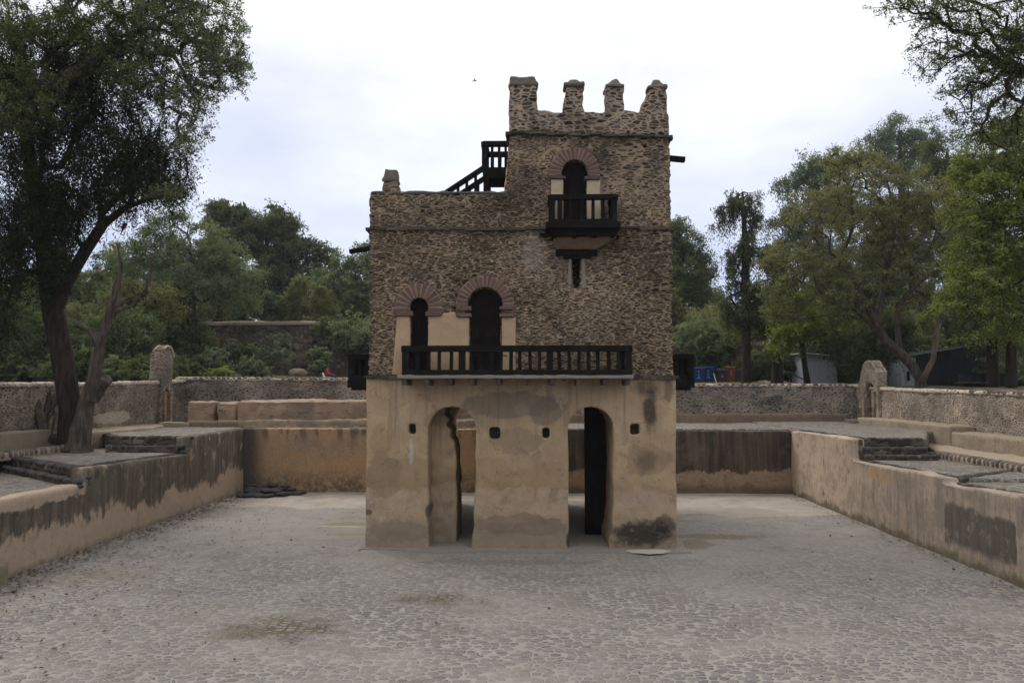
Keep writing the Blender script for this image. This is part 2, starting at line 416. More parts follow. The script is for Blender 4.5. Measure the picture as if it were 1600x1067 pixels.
def pool_right_mat():
    t = NT('pool_right_plaster'); P = t.P; y, z = t.xyz[1], t.xyz[2]
    med = t.noise(P, 2.0, 5, .62); fine = t.noise(P, 24, 4, .65)
    col = t.ramp(t.noise(P, .5, 4, .55), [(.32, (.32, .255, .195)), (.5, (.41, .32, .24)), (.68, (.38, .31, .245))])
    col = t.mix(t.rng(y, 27.5, 29.5, 0, .6), col, (.50, .39, .285))
    # grey washed panel
    s = streaks(t, 5, .25)
    gm = t.math('MULTIPLY', t.rng(y, 29, 27.5), t.rng(t.math('MULTIPLY_ADD', med, .9, s), .85, 1.15))
    col = t.mix(t.math('MULTIPLY', gm, .75), col, (.20, .172, .145))
    och = t.blob((11.2, 26.4, 1.75), (2, 1.5, .28), .6, .8)
    col = t.mix(t.math('MULTIPLY', och, .7), col, (.40, .26, .12))
    # short dark drips and pits
    sp = t.noise(t.vm('MULTIPLY', P, (9, 9, 2.6)), 1.0, 3, .6)
    col = t.mix(t.math('MULTIPLY', t.rng(sp, .59, .66), t.rng(y, 22, 30, .45, .95)), col, (.13, .10, .08))
    blt = t.rng(t.noise(P, 1.3, 7, .68), .48, .62)
    col = t.mix(t.math('MULTIPLY', blt, .6), col, (.25, .205, .165))
    sm = t.math('MULTIPLY', t.rng(y, 22.27, 22.31), t.rng(y, 22.36, 22.32)); col = t.mix(t.math('MULTIPLY', sm, .4), col, (.2, .15, .11))
    # big dark rectangle of older render
    jz = t.math('MULTIPLY_ADD', t.math('SUBTRACT', t.noise(P, 1.6, 7, .62), .5), .5, z)
    jy = t.math('MULTIPLY_ADD', t.math('SUBTRACT', t.noise(P, 3.1, 4, .6), .5), .18, y)
    r = t.math('MULTIPLY', t.rng(jy, 22.25, 22.2), t.rng(jy, 18.95, 19.02))
    r = t.math('MULTIPLY', r, t.math('MULTIPLY', t.rng(jz, .32, .56), t.rng(jz, 1.54, 1.40)))
    r = t.math('MULTIPLY', r, t.rng(t.noise(P, 2.4, 6, .66), .30, .48, .35, 1))
    dk = t.ramp(s, [(.3, (.085, .074, .062)), (.5, (.11, .096, .078)), (.7, (.14, .12, .095))])
    col = t.mix(t.math('MULTIPLY', r, .95), col, dk)
    ft = t.math('MULTIPLY', t.rng(t.math('MULTIPLY_ADD', t.math('SUBTRACT', med, .5), .9, z), .32, .05), .85)
    col = t.mix(ft, col, (.11, .095, .055))
    col = t.mix(.6, col, t.ramp(fine, [(.3, (.8, .8, .8)), (.7, (1.18, 1.18, 1.18))]), 'MULTIPLY')
    return t.done(col, .93, t.bump(t.math('ADD', med, t.math('MULTIPLY', fine, .3)), .6, .03), spec=.15)

def tier_mat():
    t = NT('tier_plaster'); P = t.P
    n1 = t.noise(P, .55, 6, .62); n2 = t.noise(P, 5, 6, .68); fine = t.noise(P, 20, 4, .65)
    col = t.ramp(n1, [(.34, (.20, .155, .115)), (.46, (.27, .20, .145)), (.52, (.36, .25, .165)), (.66, (.345, .255, .185))])
    col = t.mix(t.math('MULTIPLY', t.rng(t.noise(t.vm('MULTIPLY', P, (2, 2, 6)), 1, 6, .68), .5, .66), .75), col, (.12, .095, .075))
    col = t.mix(t.math('MULTIPLY', t.rng(n2, .55, .7), .5), col, (.16, .12, .09))
    col = t.mix(.7, col, t.ramp(fine, [(.3, (.72, .72, .72)), (.7, (1.2, 1.2, 1.2))]), 'MULTIPLY')
    return t.done(col, .93, t.bump(n2, .6, .03), spec=.15)

def pool_back_mat():
    t = NT('pool_back_plaster'); P = t.P; x, z = t.xyz[0], t.xyz[2]
    med = t.noise(P, 1.6, 5, .65); fine = t.noise(P, 16, 5, .68)
    # left stretch: ochre with grey blotches
    lo = t.ramp(t.noise(P, .9, 4, .6), [(.3, (.23, .18, .135)), (.45, (.36, .24, .14)), (.6, (.395, .25, .135)), (.75, (.31, .235, .17))])
    tp = t.math('MULTIPLY', t.rng(z, 1.9, 2.7), t.rng(t.noise(t.vm('MULTIPLY', P, (3, 3, .7)), 1, 4, .6), .45, .6))
    lo = t.mix(t.math('MULTIPLY', tp, .8), lo, (.10, .08, .06))
    bt = t.math('MULTIPLY', t.rng(t.math('MULTIPLY_ADD', med, 1.6, z), 2.1, 1.0), t.rng(t.noise(P, 3.2, 5, .7), .40, .58))
    lo = t.mix(t.math('MULTIPLY', bt, .75), lo, (.085, .07, .055))
    lo = t.mix(t.math('MULTIPLY', t.rng(x, -11.6, -12.5), .85), lo, (.05, .05, .047))
    # right stretch: nearly black above, tan below a ragged edge
    ed = t.math('MULTIPLY_ADD', t.math('SUBTRACT', t.noise(t.vm('MULTIPLY', P, (1, 1, .7)), 1.3, 8, .68), .5), 1.1, z)
    s = streaks(t, 4, .3)
    up = t.ramp(s, [(.3, (.040, .033, .026)), (.5, (.068, .054, .040)), (.7, (.13, .098, .068))])
    dn = t.ramp(med, [(.3, (.17, .12, .085)), (.5, (.33, .235, .15)), (.7, (.22, .155, .11))])
    up = t.mix(t.math('MULTIPLY', t.rng(t.noise(P, .8, 5, .65), .5, .68), .6), up, (.17, .125, .085))
    ri = t.mix(t.rng(ed, .93, 1.03), dn, up)
    ri = t.mix(t.math('MULTIPLY', t.rng(t.math('MULTIPLY_ADD', med, .5, z), .75, .35), .7), ri, (.11, .08, .06))
    col = t.mix(t.rng(x, 1.0, 1.4), lo, ri)
    col = t.mix(.75, col, t.ramp(fine, [(.3, (.62, .62, .62)), (.7, (1.25, 1.25, 1.25))]), 'MULTIPLY')
    return t.done(col, .93, t.bump(t.math('ADD', med, t.math('MULTIPLY', fine, .4)), .6, .03), spec=.15)

def cobble(name, sc, lo, hi, mort, dirt=.3, floor=False, w=(.03, .13)):
    t = NT(name); P = t.P; x, y = t.xyz[0], t.xyz[1]
    Q = t.vm('MULTIPLY', t.warp(P, 1.6, .14, 3), sc); Q = t.vm('ADD', Q, (0, 0, .37))
    f1 = t.vor(Q, rnd=.85); de = t.vor(Q, 'DISTANCE_TO_EDGE', rnd=.85)[0]
    big = t.noise(P, .22, 4, .6); med = t.noise(P, 1.3, 5, .62); fine = t.noise(P, 30, 4, .7)
    fill = t.math('MULTIPLY_ADD', t.math('SUBTRACT', med, .5), .32, t.math('MULTIPLY', t.math('SUBTRACT', big, .5), .3))
    d = t.math('SUBTRACT', de, fill); d = t.math('MULTIPLY_ADD', t.math('SUBTRACT', t.noise(P, 9, 3), .5), .16, d)
    m = t.math('MULTIPLY', t.rng(d, w[0]+.02, w[1]+.03), t.rng(t.math('ADD', f1['Distance'], t.math('MULTIPLY', fill, .5)), .62, .44)) if floor else t.rng(d, w[0]+.02, w[1]+.03)
    sep = t.n('ShaderNodeSeparateColor'); t.put(sep.inputs[0], f1['Color'])
    st = t.ramp(sep.outputs[0], [(.0, lo), (.5, tuple((a+b)/2 for a, b in zip(lo, hi))), (1, hi)])
    mo = t.mix(t.rng(big, .3, .7), mort, tuple(c*.82 for c in mort))
    if floor:
        # patches where the joints are swept clean and the cobbles stand out, others where dust blurs them
        m = t.math('MULTIPLY', m, t.rng(t.noise(P, .33, 4, .6), .36, .56, .45, 1))
        fade = t.rng(y, 16, 26, 1, .45); m = t.math('MULTIPLY', m, fade)
    col = t.mix(m, mo, st)
    h = m
    if floor:
        nz = t.noise(P, .45, 5, .6); nn = t.math('SUBTRACT', nz, .5)
        yy = t.math('MULTIPLY_ADD', nn, 3.2, y)
        # smooth concrete along the far end, in two pours
        lim = t.rng(x, -3, 5, 30.6, 29.0)
        pl = t.rng(t.math('SUBTRACT', yy, lim), 0, .12)
        cement = t.ramp(med, [(.3, (.31, .272, .23)), (.7, (.41, .355, .30))])
        col = t.mix(pl, col, cement); h = t.math('MULTIPLY', h, t.math('SUBTRACT', 1.0, pl))
        lg = t.math('MULTIPLY', t.rng(yy, 23.0, 25.0), t.rng(t.math('MULTIPLY_ADD', nn, 2.0, x), -4.0, -5.5))
        lg = t.math('MULTIPLY', lg, t.math('SUBTRACT', 1.0, pl))
        col = t.mix(t.math('MULTIPLY', lg, .75), col, t.ramp(med, [(.3, (.22, .203, .18)), (.7, (.30, .275, .24))]))
        h = t.math('MULTIPLY', h, t.math('MULTIPLY_ADD', lg, -.8, 1.0))
        # the line where the two pours meet
        for c, r, cl, a in FLOOR_STAINS:
            col = t.mix(t.math('MULTIPLY', t.blob(c, r, .45, 1.3, 1.7), a), col, cl)
        # moss and earth caught in the joints
        je = t.math('MULTIPLY', t.rng(d, .24, .10), t.blob((-4.7, 15.4, 0), (1.6, 1.2, 1), .8, 1.6, 1.7))
        je2 = t.math('MULTIPLY', t.rng(d, .16, .06), t.blob((-2.0, 17.6, 0), (1.5, .8, 1), .8, 1.6, 1.7))
        col = t.mix(t.math('MULTIPLY', t.math('MAXIMUM', je, je2), .92), col, (.095, .07, .038))
        # leaf litter and dirt near the left wall
        ll = t.math('MULTIPLY', t.rng(t.math('MULTIPLY_ADD', med, 6.0, x), -5.5, -9.5), t.rng(t.noise(P, 8.0, 5, .75), .57, .66))
        col = t.mix(t.math('MULTIPLY', ll, .7), col, (.12, .085, .055))
        dirt_m = t.rng(t.math('ADD', t.noise(P, .8, 5, .65), t.math('MULTIPLY', t.noise(P, 6, 3), .25)), .62, .82)
        col = t.mix(t.math('MULTIPLY', dirt_m, dirt), col, (.17, .145, .115))
    else:
        col = t.mix(t.math('MULTIPLY', t.rng(t.noise(P, 1.1, 5, .65), .48, .7), dirt), col, (.16, .12, .08))
    col = t.mix(.7, col, t.ramp(fine, [(.3, (.8, .8, .8)), (.7, (1.18, 1.18, 1.18))]), 'MULTIPLY')
    hh = t.math('MULTIPLY_ADD', fine, .15, h)
    return t.done(col, .85, t.bump(hh, .8, .045), spec=.2)

def wood(name, a, b):
    t = NT(name); P = t.P
    n = t.noise(t.vm('MULTIPLY', P, (14, 14, 3)), 1, 4, .6); n2 = t.noise(P, 2.5, 4, .6)
    gr = t.noise(t.vm('MULTIPLY', P, (30, 30, 5)), 1, 4, .65)
    col = t.mix(n, a, b); col = t.mix(t.math('MULTIPLY', t.rng(n2, .45, .7), t.rng(gr, .45, .65)), col, (.034, .031, .028))
    return t.done(col, .9, t.bump(n, .4, .01), spec=.08)

def stonework(name, cols, var=.5, sc=18):
    t = NT(name); g = t.n('ShaderNodeNewGeometry'); r = g.outputs['Random Per Island']
    col = t.ramp(r, [(i/(len(cols)-1), c) for i, c in enumerate(cols)])
    n = t.noise(t.P, sc, 5, .7)
    col = t.mix(var, col, t.ramp(n, [(.25, (.45, .45, .45)), (.75, (1.5, 1.5, 1.5))]), 'MULTIPLY')
    return t.done(col, .9, t.bump(n, .6, .02), spec=.2)

def earth(name):
    t = NT(name); P = t.P
    n = t.noise(P, .25, 6, .65); n2 = t.noise(P, 3.5, 5, .7)
    col = t.ramp(n, [(.3, (.10, .075, .05)), (.45, (.15, .112, .07)), (.55, (.08, .08, .038)), (.7, (.05, .06, .025))])
    col = t.mix(.7, col, t.ramp(n2, [(.25, (.5, .5, .5)), (.75, (1.4, 1.4, 1.4))]), 'MULTIPLY')
    return t.done(col, 1.0, t.bump(n2, .8, .1), spec=.1)

def leaf(name, c0, c1, c2, trans=.35):
    t = NT(name); a = t.n('ShaderNodeAttribute'); a.attribute_name = 'tint'
    col = t.ramp(a.outputs['Fac'], [(0, c0), (.55, c1), (1, c2)])
    d = t.n('ShaderNodeBsdfDiffuse'); tr = t.n('ShaderNodeBsdfTranslucent')
    t.put(d.inputs[0], col); t.put(tr.inputs[0], t.mix(1.0, col, (1.25, 1.3, .7), 'MULTIPLY'))
    m = t.n('ShaderNodeMixShader'); m.inputs[0].default_value = trans
    t.t.links.new(d.outputs[0], m.inputs[1]); t.t.links.new(tr.outputs[0], m.inputs[2]); t.t.links.new(m.outputs[0], t.out.inputs[0])
    return t.m

def bark(name, a, b, c):
    t = NT(name); P = t.P
    n = t.noise(t.vm('MULTIPLY', P, (7, 7, 1.2)), 1, 5, .65); n2 = t.noise(P, 1.2, 3)
    col = t.mix(t.rng(n, .35, .65), a, b); col = t.mix(t.rng(n2, .5, .75, 0, .7), col, c)
    return t.done(col, .95, t.bump(n, 1.0, .08), spec=.15)

def plain(name, col, rough=.6, metal=0.0, var=.25, sc=6, spec=.35):
    t = NT(name); n = t.noise(t.P, sc, 5, .65)
    c = t.mix(var, col, t.ramp(n, [(.25, (.55, .55, .55)), (.75, (1.4, 1.4, 1.4))]), 'MULTIPLY')
    return t.done(c, rough, t.bump(n, .2, .01), metal, spec)

def corrugated(name, a, b, rust, freq=38):
    t = NT(name); P = t.P; x, y, z = t.xyz
    s = t.math('SINE', t.math('MULTIPLY', t.math('ADD', x, y), freq))
    n = t.noise(P, 1.5, 5, .65); col = t.mix(n, a, b)
    col = t.mix(t.rng(t.noise(t.vm('MULTIPLY', P, (3, 3, .6)), 1, 5, .7), .58, .75, 0, .6), col, rust)
    return t.done(col, .75, t.bump(s, .5, .03), .0, .12)

Yf = 23.0
SLIT_C = tuple(atY(902, 408, Yf)); PALE_C = tuple(atY(835, 395, Yf))
def bs(px, py, rx, rz, col, a, amp=.9): c = atY(px, py, Yf-.08); return ((c.x, c.y, c.z), (rx, 3, rz), col, a, amp)
BASE_STAINS = [
    bs(795, 632, 1.5, .42, (.155, .12, .09), .62, .7), bs(850, 645, .5, .45, (.165, .13, .1), .6), bs(805, 690, .7, .42, (.24, .175, .12), .5),
    bs(690, 655, .55, .35, (.19, .15, .11), .4), bs(815, 640, .22, .2, (.27, .22, .17), .7, .3), bs(600, 740, .55, .7, (.23, .16, .095), .55), bs(640, 740, .8, .5, (.26, .18, .11), .45),
    bs(815, 820, 1.5, .32, (.17, .135, .10), .55), bs(620, 830, 1.0, .35, (.19, .15, .115), .45), bs(1010, 720, .8, .45, (.24, .175, .11), .5),
    bs(760, 740, .8, .5, (.30, .205, .115), .45), bs(860, 742, .8, .4, (.31, .215, .12), .5), bs(642, 705, .07, .42, (.46, .44, .40), .6, .25),
    bs(596, 690, .35, .5, (.30, .205, .11), .5), bs(1000, 780, .6, .25, (.40, .30, .225), .55)]
def bk(px, py, rx, rz, a, am=1.0): c = atY(px, py, Yf-.08); return ((c.x, c.y, c.z), (rx, 2, rz), a, am)
BLACKS = [bk(1004, 835, 1.15, .52, .93, 1.1), bk(1016, 640, .26, .75, .85), bk(1010, 606, .5, .3, .6), bk(1045, 612, .2, .45, .5), bk(1010, 720, .4, .4, .42),
          bk(668, 800, .10, .30, .7), bk(888, 845, .09, .3, .8), bk(575, 800, .16, .1, .7), bk(735, 845, .06, .25, .4), bk(1040, 820, .45, .35, .7)]
def fl(px, py, rx, ry, col, a): c = atZ(px, py, 0); return ((c.x, c.y, 0), (rx, ry, 1), col, a)
FLOOR_STAINS = [fl(1120, 838, 1.7, .55, (.17, .135, .085), .75), fl(1085, 850, .7, 1.0, (.17, .135, .09), .7), fl(1150, 800, 2.2, 1.6, (.255, .215, .185), .6),
                fl(540, 818, .9, .45, (.215, .185, .075), .75), fl(555, 800, .5, .4, (.24, .20, .08), .7), fl(545, 834, .8, .3, (.26, .2, .1), .6),
                fl(530, 822, .9, .16, (.5, .47, .42), .7), fl(370, 990, .85, .55, (.17, .15, .115), .6),
                fl(130, 900, 2.5, 1.0, (.22, .19, .15), .45), fl(800, 878, 3.2, .35, (.16, .15, .145), .5), fl(250, 1040, 2.0, .3, (.2, .18, .15), .4)]
M = dict(
    rubble=rubble('tower_rubble', (5.0, 5.0, 21.5), [(0, (.026, .021, .017)), (.35, (.054, .042, .031)), (.6, (.09, .068, .048)), (.8, (.135, .10, .068)), (.93, (.09, .082, .074)), (1, (.23, .168, .11))],
                  ((.285, .215, .147), (.345, .252, .16)), w=(.07, .19), two=((4.0, 4.0, 13.5), .8, 9.0, .08), tone=.75, wvar=.22, warp=(2.2, .2), zw=.32, bump=1.0, dist=.05, post=tower_post),
    rubble_pale=rubble('parapet_rubble', (4.0, 4.0, 10.5), [(0, (.03, .026, .022)), (.4, (.085, .065, .048)), (.75, (.16, .115, .08)), (1, (.07, .067, .067))],
                       ((.34, .265, .195), (.30, .235, .175)), w=(.09, .2), zw=.4, tone=1.1, bump=1.0, dist=.05),
    base=plaster_base('base_plaster'),
    cap=stonework('cap_mortar', [(.16, .13, .1), (.11, .095, .08)], .6, 9),
    course=stonework('slate_course', [(.05, .042, .035), (.09, .075, .06), (.035, .032, .03), (.13, .1, .075)], .6, 12),
    voussoir=stonework('red_voussoir', [(.115, .066, .052), (.145, .086, .068), (.095, .06, .05), (.165, .10, .078), (.125, .075, .062)], .6, 9),
    joint=plaster_plain('joint_mortar', (.31, .235, .17), (.25, .185, .135), amt=.55),
    jamb=plaster_plain('door_plaster', (.40, .275, .16), (.47, .34, .215), (.22, .14, .08), .45),
    cream=plaster_plain('cream_plaster', (.50, .40, .26), (.44, .35, .24), (.25, .18, .11), .4),
    wood=wood('blackened_wood', (.006, .0055, .005), (.014, .012, .011)),
    door=wood('door_wood', (.006, .0045, .004), (.014, .0095, .008)),
    slab=plaster_plain('balcony_slab', (.26, .23, .19), (.20, .175, .145), amt=.5, scale=2),
    poolL=pool_left_mat(), poolR=pool_right_mat(), poolB=pool_back_mat(),
    tier=tier_mat(),
    bench=plaster_plain('bench_plaster', (.33, .265, .195), (.26, .21, .15), (.15, .11, .065), .9),
    bench_dark=plaster_plain('dark_bench_plaster', (.16, .125, .095), (.24, .17, .11), (.08, .065, .05), .7),
    grey_bench=plaster_plain('grey_bench_plaster', (.20, .175, .12), (.25, .215, .15), (.12, .1, .07), .5),
    wallR=rubble('boundary_rubble', (5.6, 5.6, 11.5), [(0, (.10, .085, .07)), (.4, (.17, .14, .11)), (.75, (.24, .2, .155)), (1, (.15, .14, .13))],
                 ((.38, .315, .245), (.30, .25, .195)), w=(.02, .26), wvar=.26, zw=.5, tone=.6, post=wall_post, warp=(3, .12)),
    wallB=rubble('back_rubble', (4.6, 4.6, 8.0), [(0, (.055, .05, .046)), (.4, (.10, .088, .078)), (.75, (.17, .14, .12)), (1, (.09, .092, .096))],
                 ((.31, .262, .215), (.22, .185, .152)), w=(.03, .34), wvar=.3, zw=.6, tone=.6, post=wall_post, warp=(3, .12)),
    wallL=rubble('left_rubble', (4.4, 4.4, 11.5), [(0, (.06, .052, .045)), (.4, (.13, .105, .085)), (.75, (.2, .16, .125)), (1, (.10, .095, .09))],
                 ((.30, .25, .19), (.24, .2, .152)), w=(.04, .26), wvar=.26, zw=.45, tone=.6, post=left_post, warp=(3, .12)),
    dark_rubble=rubble('retaining_rubble', (2.6, 2.6, 3.6), [(0, (.03, .026, .022)), (.4, (.07, .055, .045)), (.75, (.12, .095, .07)), (1, (.2, .165, .13))],
                       ((.075, .06, .045), (.11, .085, .062)), w=(.03, .14), warp=(2, .2)),
    coping=rubble('coping', (7, 7, 9), [(0, (.09, .075, .065)), (.5, (.2, .16, .13)), (1, (.13, .12, .11))], ((.56, .46, .36), (.46, .38, .30)), w=(.14, .34)),
    mortar_cap=plaster_plain('mortar_cap', (.48, .38, .29), (.40, .32, .25), (.2, .16, .12), .45, 2),
    edge=stonework('edge_stone', [(.035, .032, .03), (.07, .06, .052), (.05, .05, .052), (.11, .09, .075)], .6, 14),
    kerb=stonework('kerb_stone', [(.10, .085, .07), (.19, .155, .12), (.14, .13, .12)], .5, 14),
    slate=stonework('pile_stone', [(.028, .028, .028), (.06, .058, .055), (.04, .042, .045), (.085, .08, .072)], .5, 12),
    floor=cobble('pool_cobbles', (5.3, 7.3, .6), (.135, .128, .126), (.222, .202, .188), (.315, .287, .254), .5, True),
    terrace=cobble('terrace_cobbles', (4.5, 4.5, 5.0), (.10, .095, .092), (.185, .17, .15), (.29, .25, .205), .65),
    apron=plaster_plain('apron_concrete', (.29, .262, .225), (.22, .2, .172), (.13, .118, .1), .7, 1.2),
    patch=plaster_plain('fresh_mortar', (.52, .46, .38), (.46, .41, .34), (.3, .25, .19), .4, 2),
    sand=plaster_plain('sandy_mortar', (.38, .30, .22), (.30, .24, .175), (.17, .135, .09), .7, 1.5),
    earth=earth('earth'),
    tin_grey=corrugated('corrugated_sheet', (.27, .30, .33), (.33, .36, .385), (.19, .15, .12)),
    tin_blue=corrugated('dark_corrugated_sheet', (.014, .019, .023), (.022, .027, .031), (.02, .018, .016)),
    tin_roof=corrugated('roof_sheet', (.5, .52, .55), (.42, .43, .45), (.22, .17, .14), 30),
    blue=plain('blue_plastic', (.010, .034, .135), .6, spec=.15), orange=plain('orange_plastic', (.17, .052, .02), .6, spec=.15), black=plain('dark_plastic', (.03, .033, .033), .5),
    faded=plain('faded_print', (.16, .24, .42), .6), white=plain('white_plastic', (.72, .72, .7), .5, var=.1), hole=plain('black_void', (.006, .005, .005), .95, spec=.02),
    red=plain('red_cloth', (.42, .02, .02), .9, sc=20), denim=plain('denim_cloth', (.035, .05, .11), .9, sc=20), skin=plain('brown_skin', (.09, .05, .032), .6, sc=12), hair=plain('black_hair', (.008, .007, .006), .7),
    feather=plain('dark_feathers', (.03, .028, .026), .8),
    bark_dark=bark('dark_bark', (.014, .011, .009), (.045, .032, .025), (.038, .027, .022)),
    bark_grey=bark('grey_bark', (.04, .033, .027), (.115, .092, .072), (.08, .06, .046)),
    bark_pale=bark('pale_bark', (.07, .05, .037), (.17, .125, .092), (.10, .066, .046)),
)
# ================================================================== GROUND, POOL AND TERRACES
XL, XR, YB, BL, BR = -12.7, 11.2, 35.0, -18.5, 17.6
R0 = random.Random(5)
def hills_z(x, y):
    """outside ground: meets the compound near 4.3 m, climbs gently, steps up behind the retaining walls"""
    s = 1/(1+math.exp(-(x-2)/3.0))                       # left 0 .. right 1
    base = 4.3 + max(0, y-42)*(0.05*(1-s) + 0.031*s)
    base = min(base, 5.6*(1-s)+5.0*s) if y < 66.4 else base
    if y > 66.4:
        top = 9.75*(1-s) + 8.05*s
        k = 1.0 if -42 < x < 34 else max(0.25, 1 - (abs(x+4)-38)/40)
        base = 5.4 + (top-5.4)*k + (y-66.4)*0.03
    if x < BL: base += min(1.5, (BL-x)*0.03)
    d = math.hypot(x*.8, y)
    if d > 160: base += (d-160)*(.02 + .14*min(1.0, max(0, -(x/max(y, 60))-.58)*5))
    return base
def build_ground():
    xs = [-420, -300, -220, -170, -130, -100, -80, -65, -55, -48, -42, -36, -30, -26, -22, -19.2, -12, -6, 0, 6, 12, 18.3, 22, 26, 30, 34, 40, 48, 56, 68, 84, 105, 140, 190, 260, 360, 420]
    ys = [-150, -80, -40, -20, -8, 0, 8, 16, 24, 30, 36, 44.7, 47, 50, 53, 56, 59, 62, 64, 66.2, 66.7, 70, 75, 82, 90, 100, 115, 135, 160, 190, 230, 280, 350, 450]
    mb = MB()
    for y in ys:
        for x in xs:
            z = hills_z(x, y); z += float(vnoise([(x, y, 0)], .11, 3)[0])*.15*(1 if abs(y-66.4) > 1 else 0)
            mb.v.append((x, y, z))
    n = len(xs)
    for j in range(len(ys)-1):
        for i in range(n-1):
            xm, ym = (xs[i]+xs[i+1])/2, (ys[j]+ys[j+1])/2
            if -19.2 < xm < 18.3 and -20 < ym < 44.7: continue
            a = j*n+i; mb.f.append((a, a+1, a+n+1, a+n))
    struct('ground', mb, M['earth'], smooth=True)
build_ground()

def grid_sheet(name, x0, x1, y0, y1, z, mat, step=.4, amp=.015):
    nx, ny = int((x1-x0)/step)+2, int((y1-y0)/step)+2
    X, Y = np.meshgrid(np.linspace(x0, x1, nx), np.linspace(y0, y1, ny)); X = X.ravel(); Y = Y.ravel()
    Z = z + amp*vnoise(np.stack([X, Y, 0*X], 1), .6, 4); mb = MB(); mb.v = [tuple(p) for p in np.stack([X, Y, Z], 1)]
    mb.f = [(j*nx+i, j*nx+i+1, (j+1)*nx+i+1, (j+1)*nx+i) for j in range(ny-1) for i in range(nx-1)]
    return struct(name, mb, mat, smooth=True)
grid_sheet('pool_floor', XL-.3, XR+.3, 3.6, YB+.3, 0.0, M['floor'])
def blobsheet(name, cx, cy, rx, ry, z, mat, seed, n=40, kind=True):
    r = random.Random(seed); ph = [r.uniform(0, 6.28) for _ in range(4)]; mb = MB(); mb.v.append((cx, cy, z))
    for i in range(n):
        a = 2*math.pi*i/n; k = 1+.16*math.sin(2*a+ph[0])+.1*math.sin(3*a+ph[1])+.07*math.sin(7*a+ph[2])+.04*math.sin(13*a+ph[3])
        mb.v.append((cx+rx*k*math.cos(a), cy+ry*k*math.sin(a), z))
    for i in range(n): mb.f.append((0, 1+i, 1+(i+1) % n))
    return struct(name, mb, mat)
# concrete apron round the foot of the bath house
def apron():
    mb = MB(); r = random.Random(2); pts = []
    for k in range(30): pts.append((-4.8 + 9.2*k/29, 22.42 + r.uniform(-.03, .03) + .12*math.sin(k*.7) + .3*max(0, 1-k/5), .03))
    for k in range(20): pts.append((4.4+r.uniform(-.06, .06), 22.75 + 9.6*k/19, .03))
    for k in range(30): pts.append((4.5 - 9.5*k/29, 32.3+r.uniform(-.1, .1), .03))
    for k in range(20): pts.append((-4.93+r.uniform(-.04, .04), 32.2 - 9.6*k/19, .03))
    mb.prism([(p[0], p[1], -.05) for p in pts], (0, 0, .085)); struct('apron', mb, M['apron'])
apron()
c = atZ(1014, 861.5, .04); blobsheet('mortar_patch', c.x, c.y, .52, .36, .046, M['patch'], 8)

# --- pool walls: plastered faces of the terraces, each with its own stepped crest
def pool_wall(name, label, mat, face, along, crest, inward, thick=.5):
    """along: (a0,a1) in Y (face is an X) or X (face is a Y); crest: list of (a, z) polyline"""
    poly = [(along[0], -.25)] + [(along[1], -.25)] + [(a, z) for a, z in crest[::-1]]
    mb = MB()
    if inward[0]: mb.prism([(face, a, z) for a, z in poly], (-inward[0]*thick, 0, 0))
    else: mb.prism([(a, face, z) for a, z in poly], (0, -inward[1]*thick, 0))
    me = solid(mb, voxel=.07, amp=.025, freq=1.6, amp2=.03, freq2=.5, seed=len(name))
    mid = (along[0]+along[1])/2; L = (face, mid, 0) if inward[0] else (mid, face, 0)
    o = obj(name, me, mat, loc=L); tag(o, label, 'pool wall'); return o
pool_wall('pool_wall', 'plastered left wall of the pool, dark streaked above and peach below', M['poolL'], XL, (3.5, 35.0),
          [(3.5, 1.86), (19, 1.90), (22.55, 1.86), (22.6, 2.30), (29.25, 2.14), (29.3, 2.74), (35.0, 2.80)], (1, 0))
pool_wall('pool_wall', 'peach plastered right wall of the pool with a big dark patch', M['poolR'], XR, (3.5, 35.0),
          [(3.5, 2.1), (18, 2.13), (22.25, 1.97), (22.3, 2.13), (28.5, 2.03), (28.55, 2.79), (35.0, 2.72)], (-1, 0))
pool_wall('pool_wall', 'far end wall of the pool behind the tower, ochre and black stained', M['poolB'], YB, (XL-.4, XR+.4),
          [(XL-.4, 2.80), (XL+6, 2.79), (0, 2.74), (XR+.4, 2.70)], (0, -1))

# --- terraces (cobbled platforms round the pool)
TERR = MB()
def slab(poly, z0, z1, name='terrace', mat=None, vox=.12, amp=.02):
    mb = MB(); mb.prism([(x, y, z0) for x, y in poly], (0, 0, z1-z0))
    me = solid(mb, voxel=vox, amp=amp, freq=2.0, amp2=.02, freq2=.6, seed=int(abs(z1)*100))
    o = obj(name, me, mat or M['terrace']); o['kind'] = 'structure'; return o
e = .47
slab([(XR+e, 29.0), (14.1, 29.0), (16.4, 33.6), (BR, 33.6), (BR, 44.2), (XR+e, 44.2)], 1.0, 2.76)
slab([(XR+e, 22.75), (BR, 22.35), (BR, 33.8), (16, 33.8), (14.0, 29.1), (XR+e, 29.1)], 0.6, 2.06)
slab([(XR+e, 3.5), (BR, 3.5), (BR, 25.6), (XR+3.4, 24.6), (XR+e, 22.45)], 0.5, 1.95)
slab([(-.6, YB+e), (XR+e+.02, YB+e), (XR+e+.02, 44.1), (-.6, 43.3)], 1.0, 2.69)
slab([(BL, YB+e), (-.5, YB+e), (-.5, 42.5), (BL, 42.2)], 1.0, 2.74)
slab([(-15.6, 29.75), (XL-e, 29.75), (XL-e, YB+.5), (BL, YB+.5), (BL, 33.6)], 1.0, 2.76)
slab([(BL, 27.6), (XL-e, 22.98), (XL-e, 29.8), (-15.5, 29.8), (BL, 34.0)], 0.8, 2.2)
slab([(BL, 3.5), (XL-e, 3.5), (XL-e, 22.8), (BL, 27.4)], 0.5, 1.78)
slab([(BL, -12), (BR, -12), (BR, 3.6), (BL, 3.6)], -.2, 2.88)         # the landing the picture was taken from

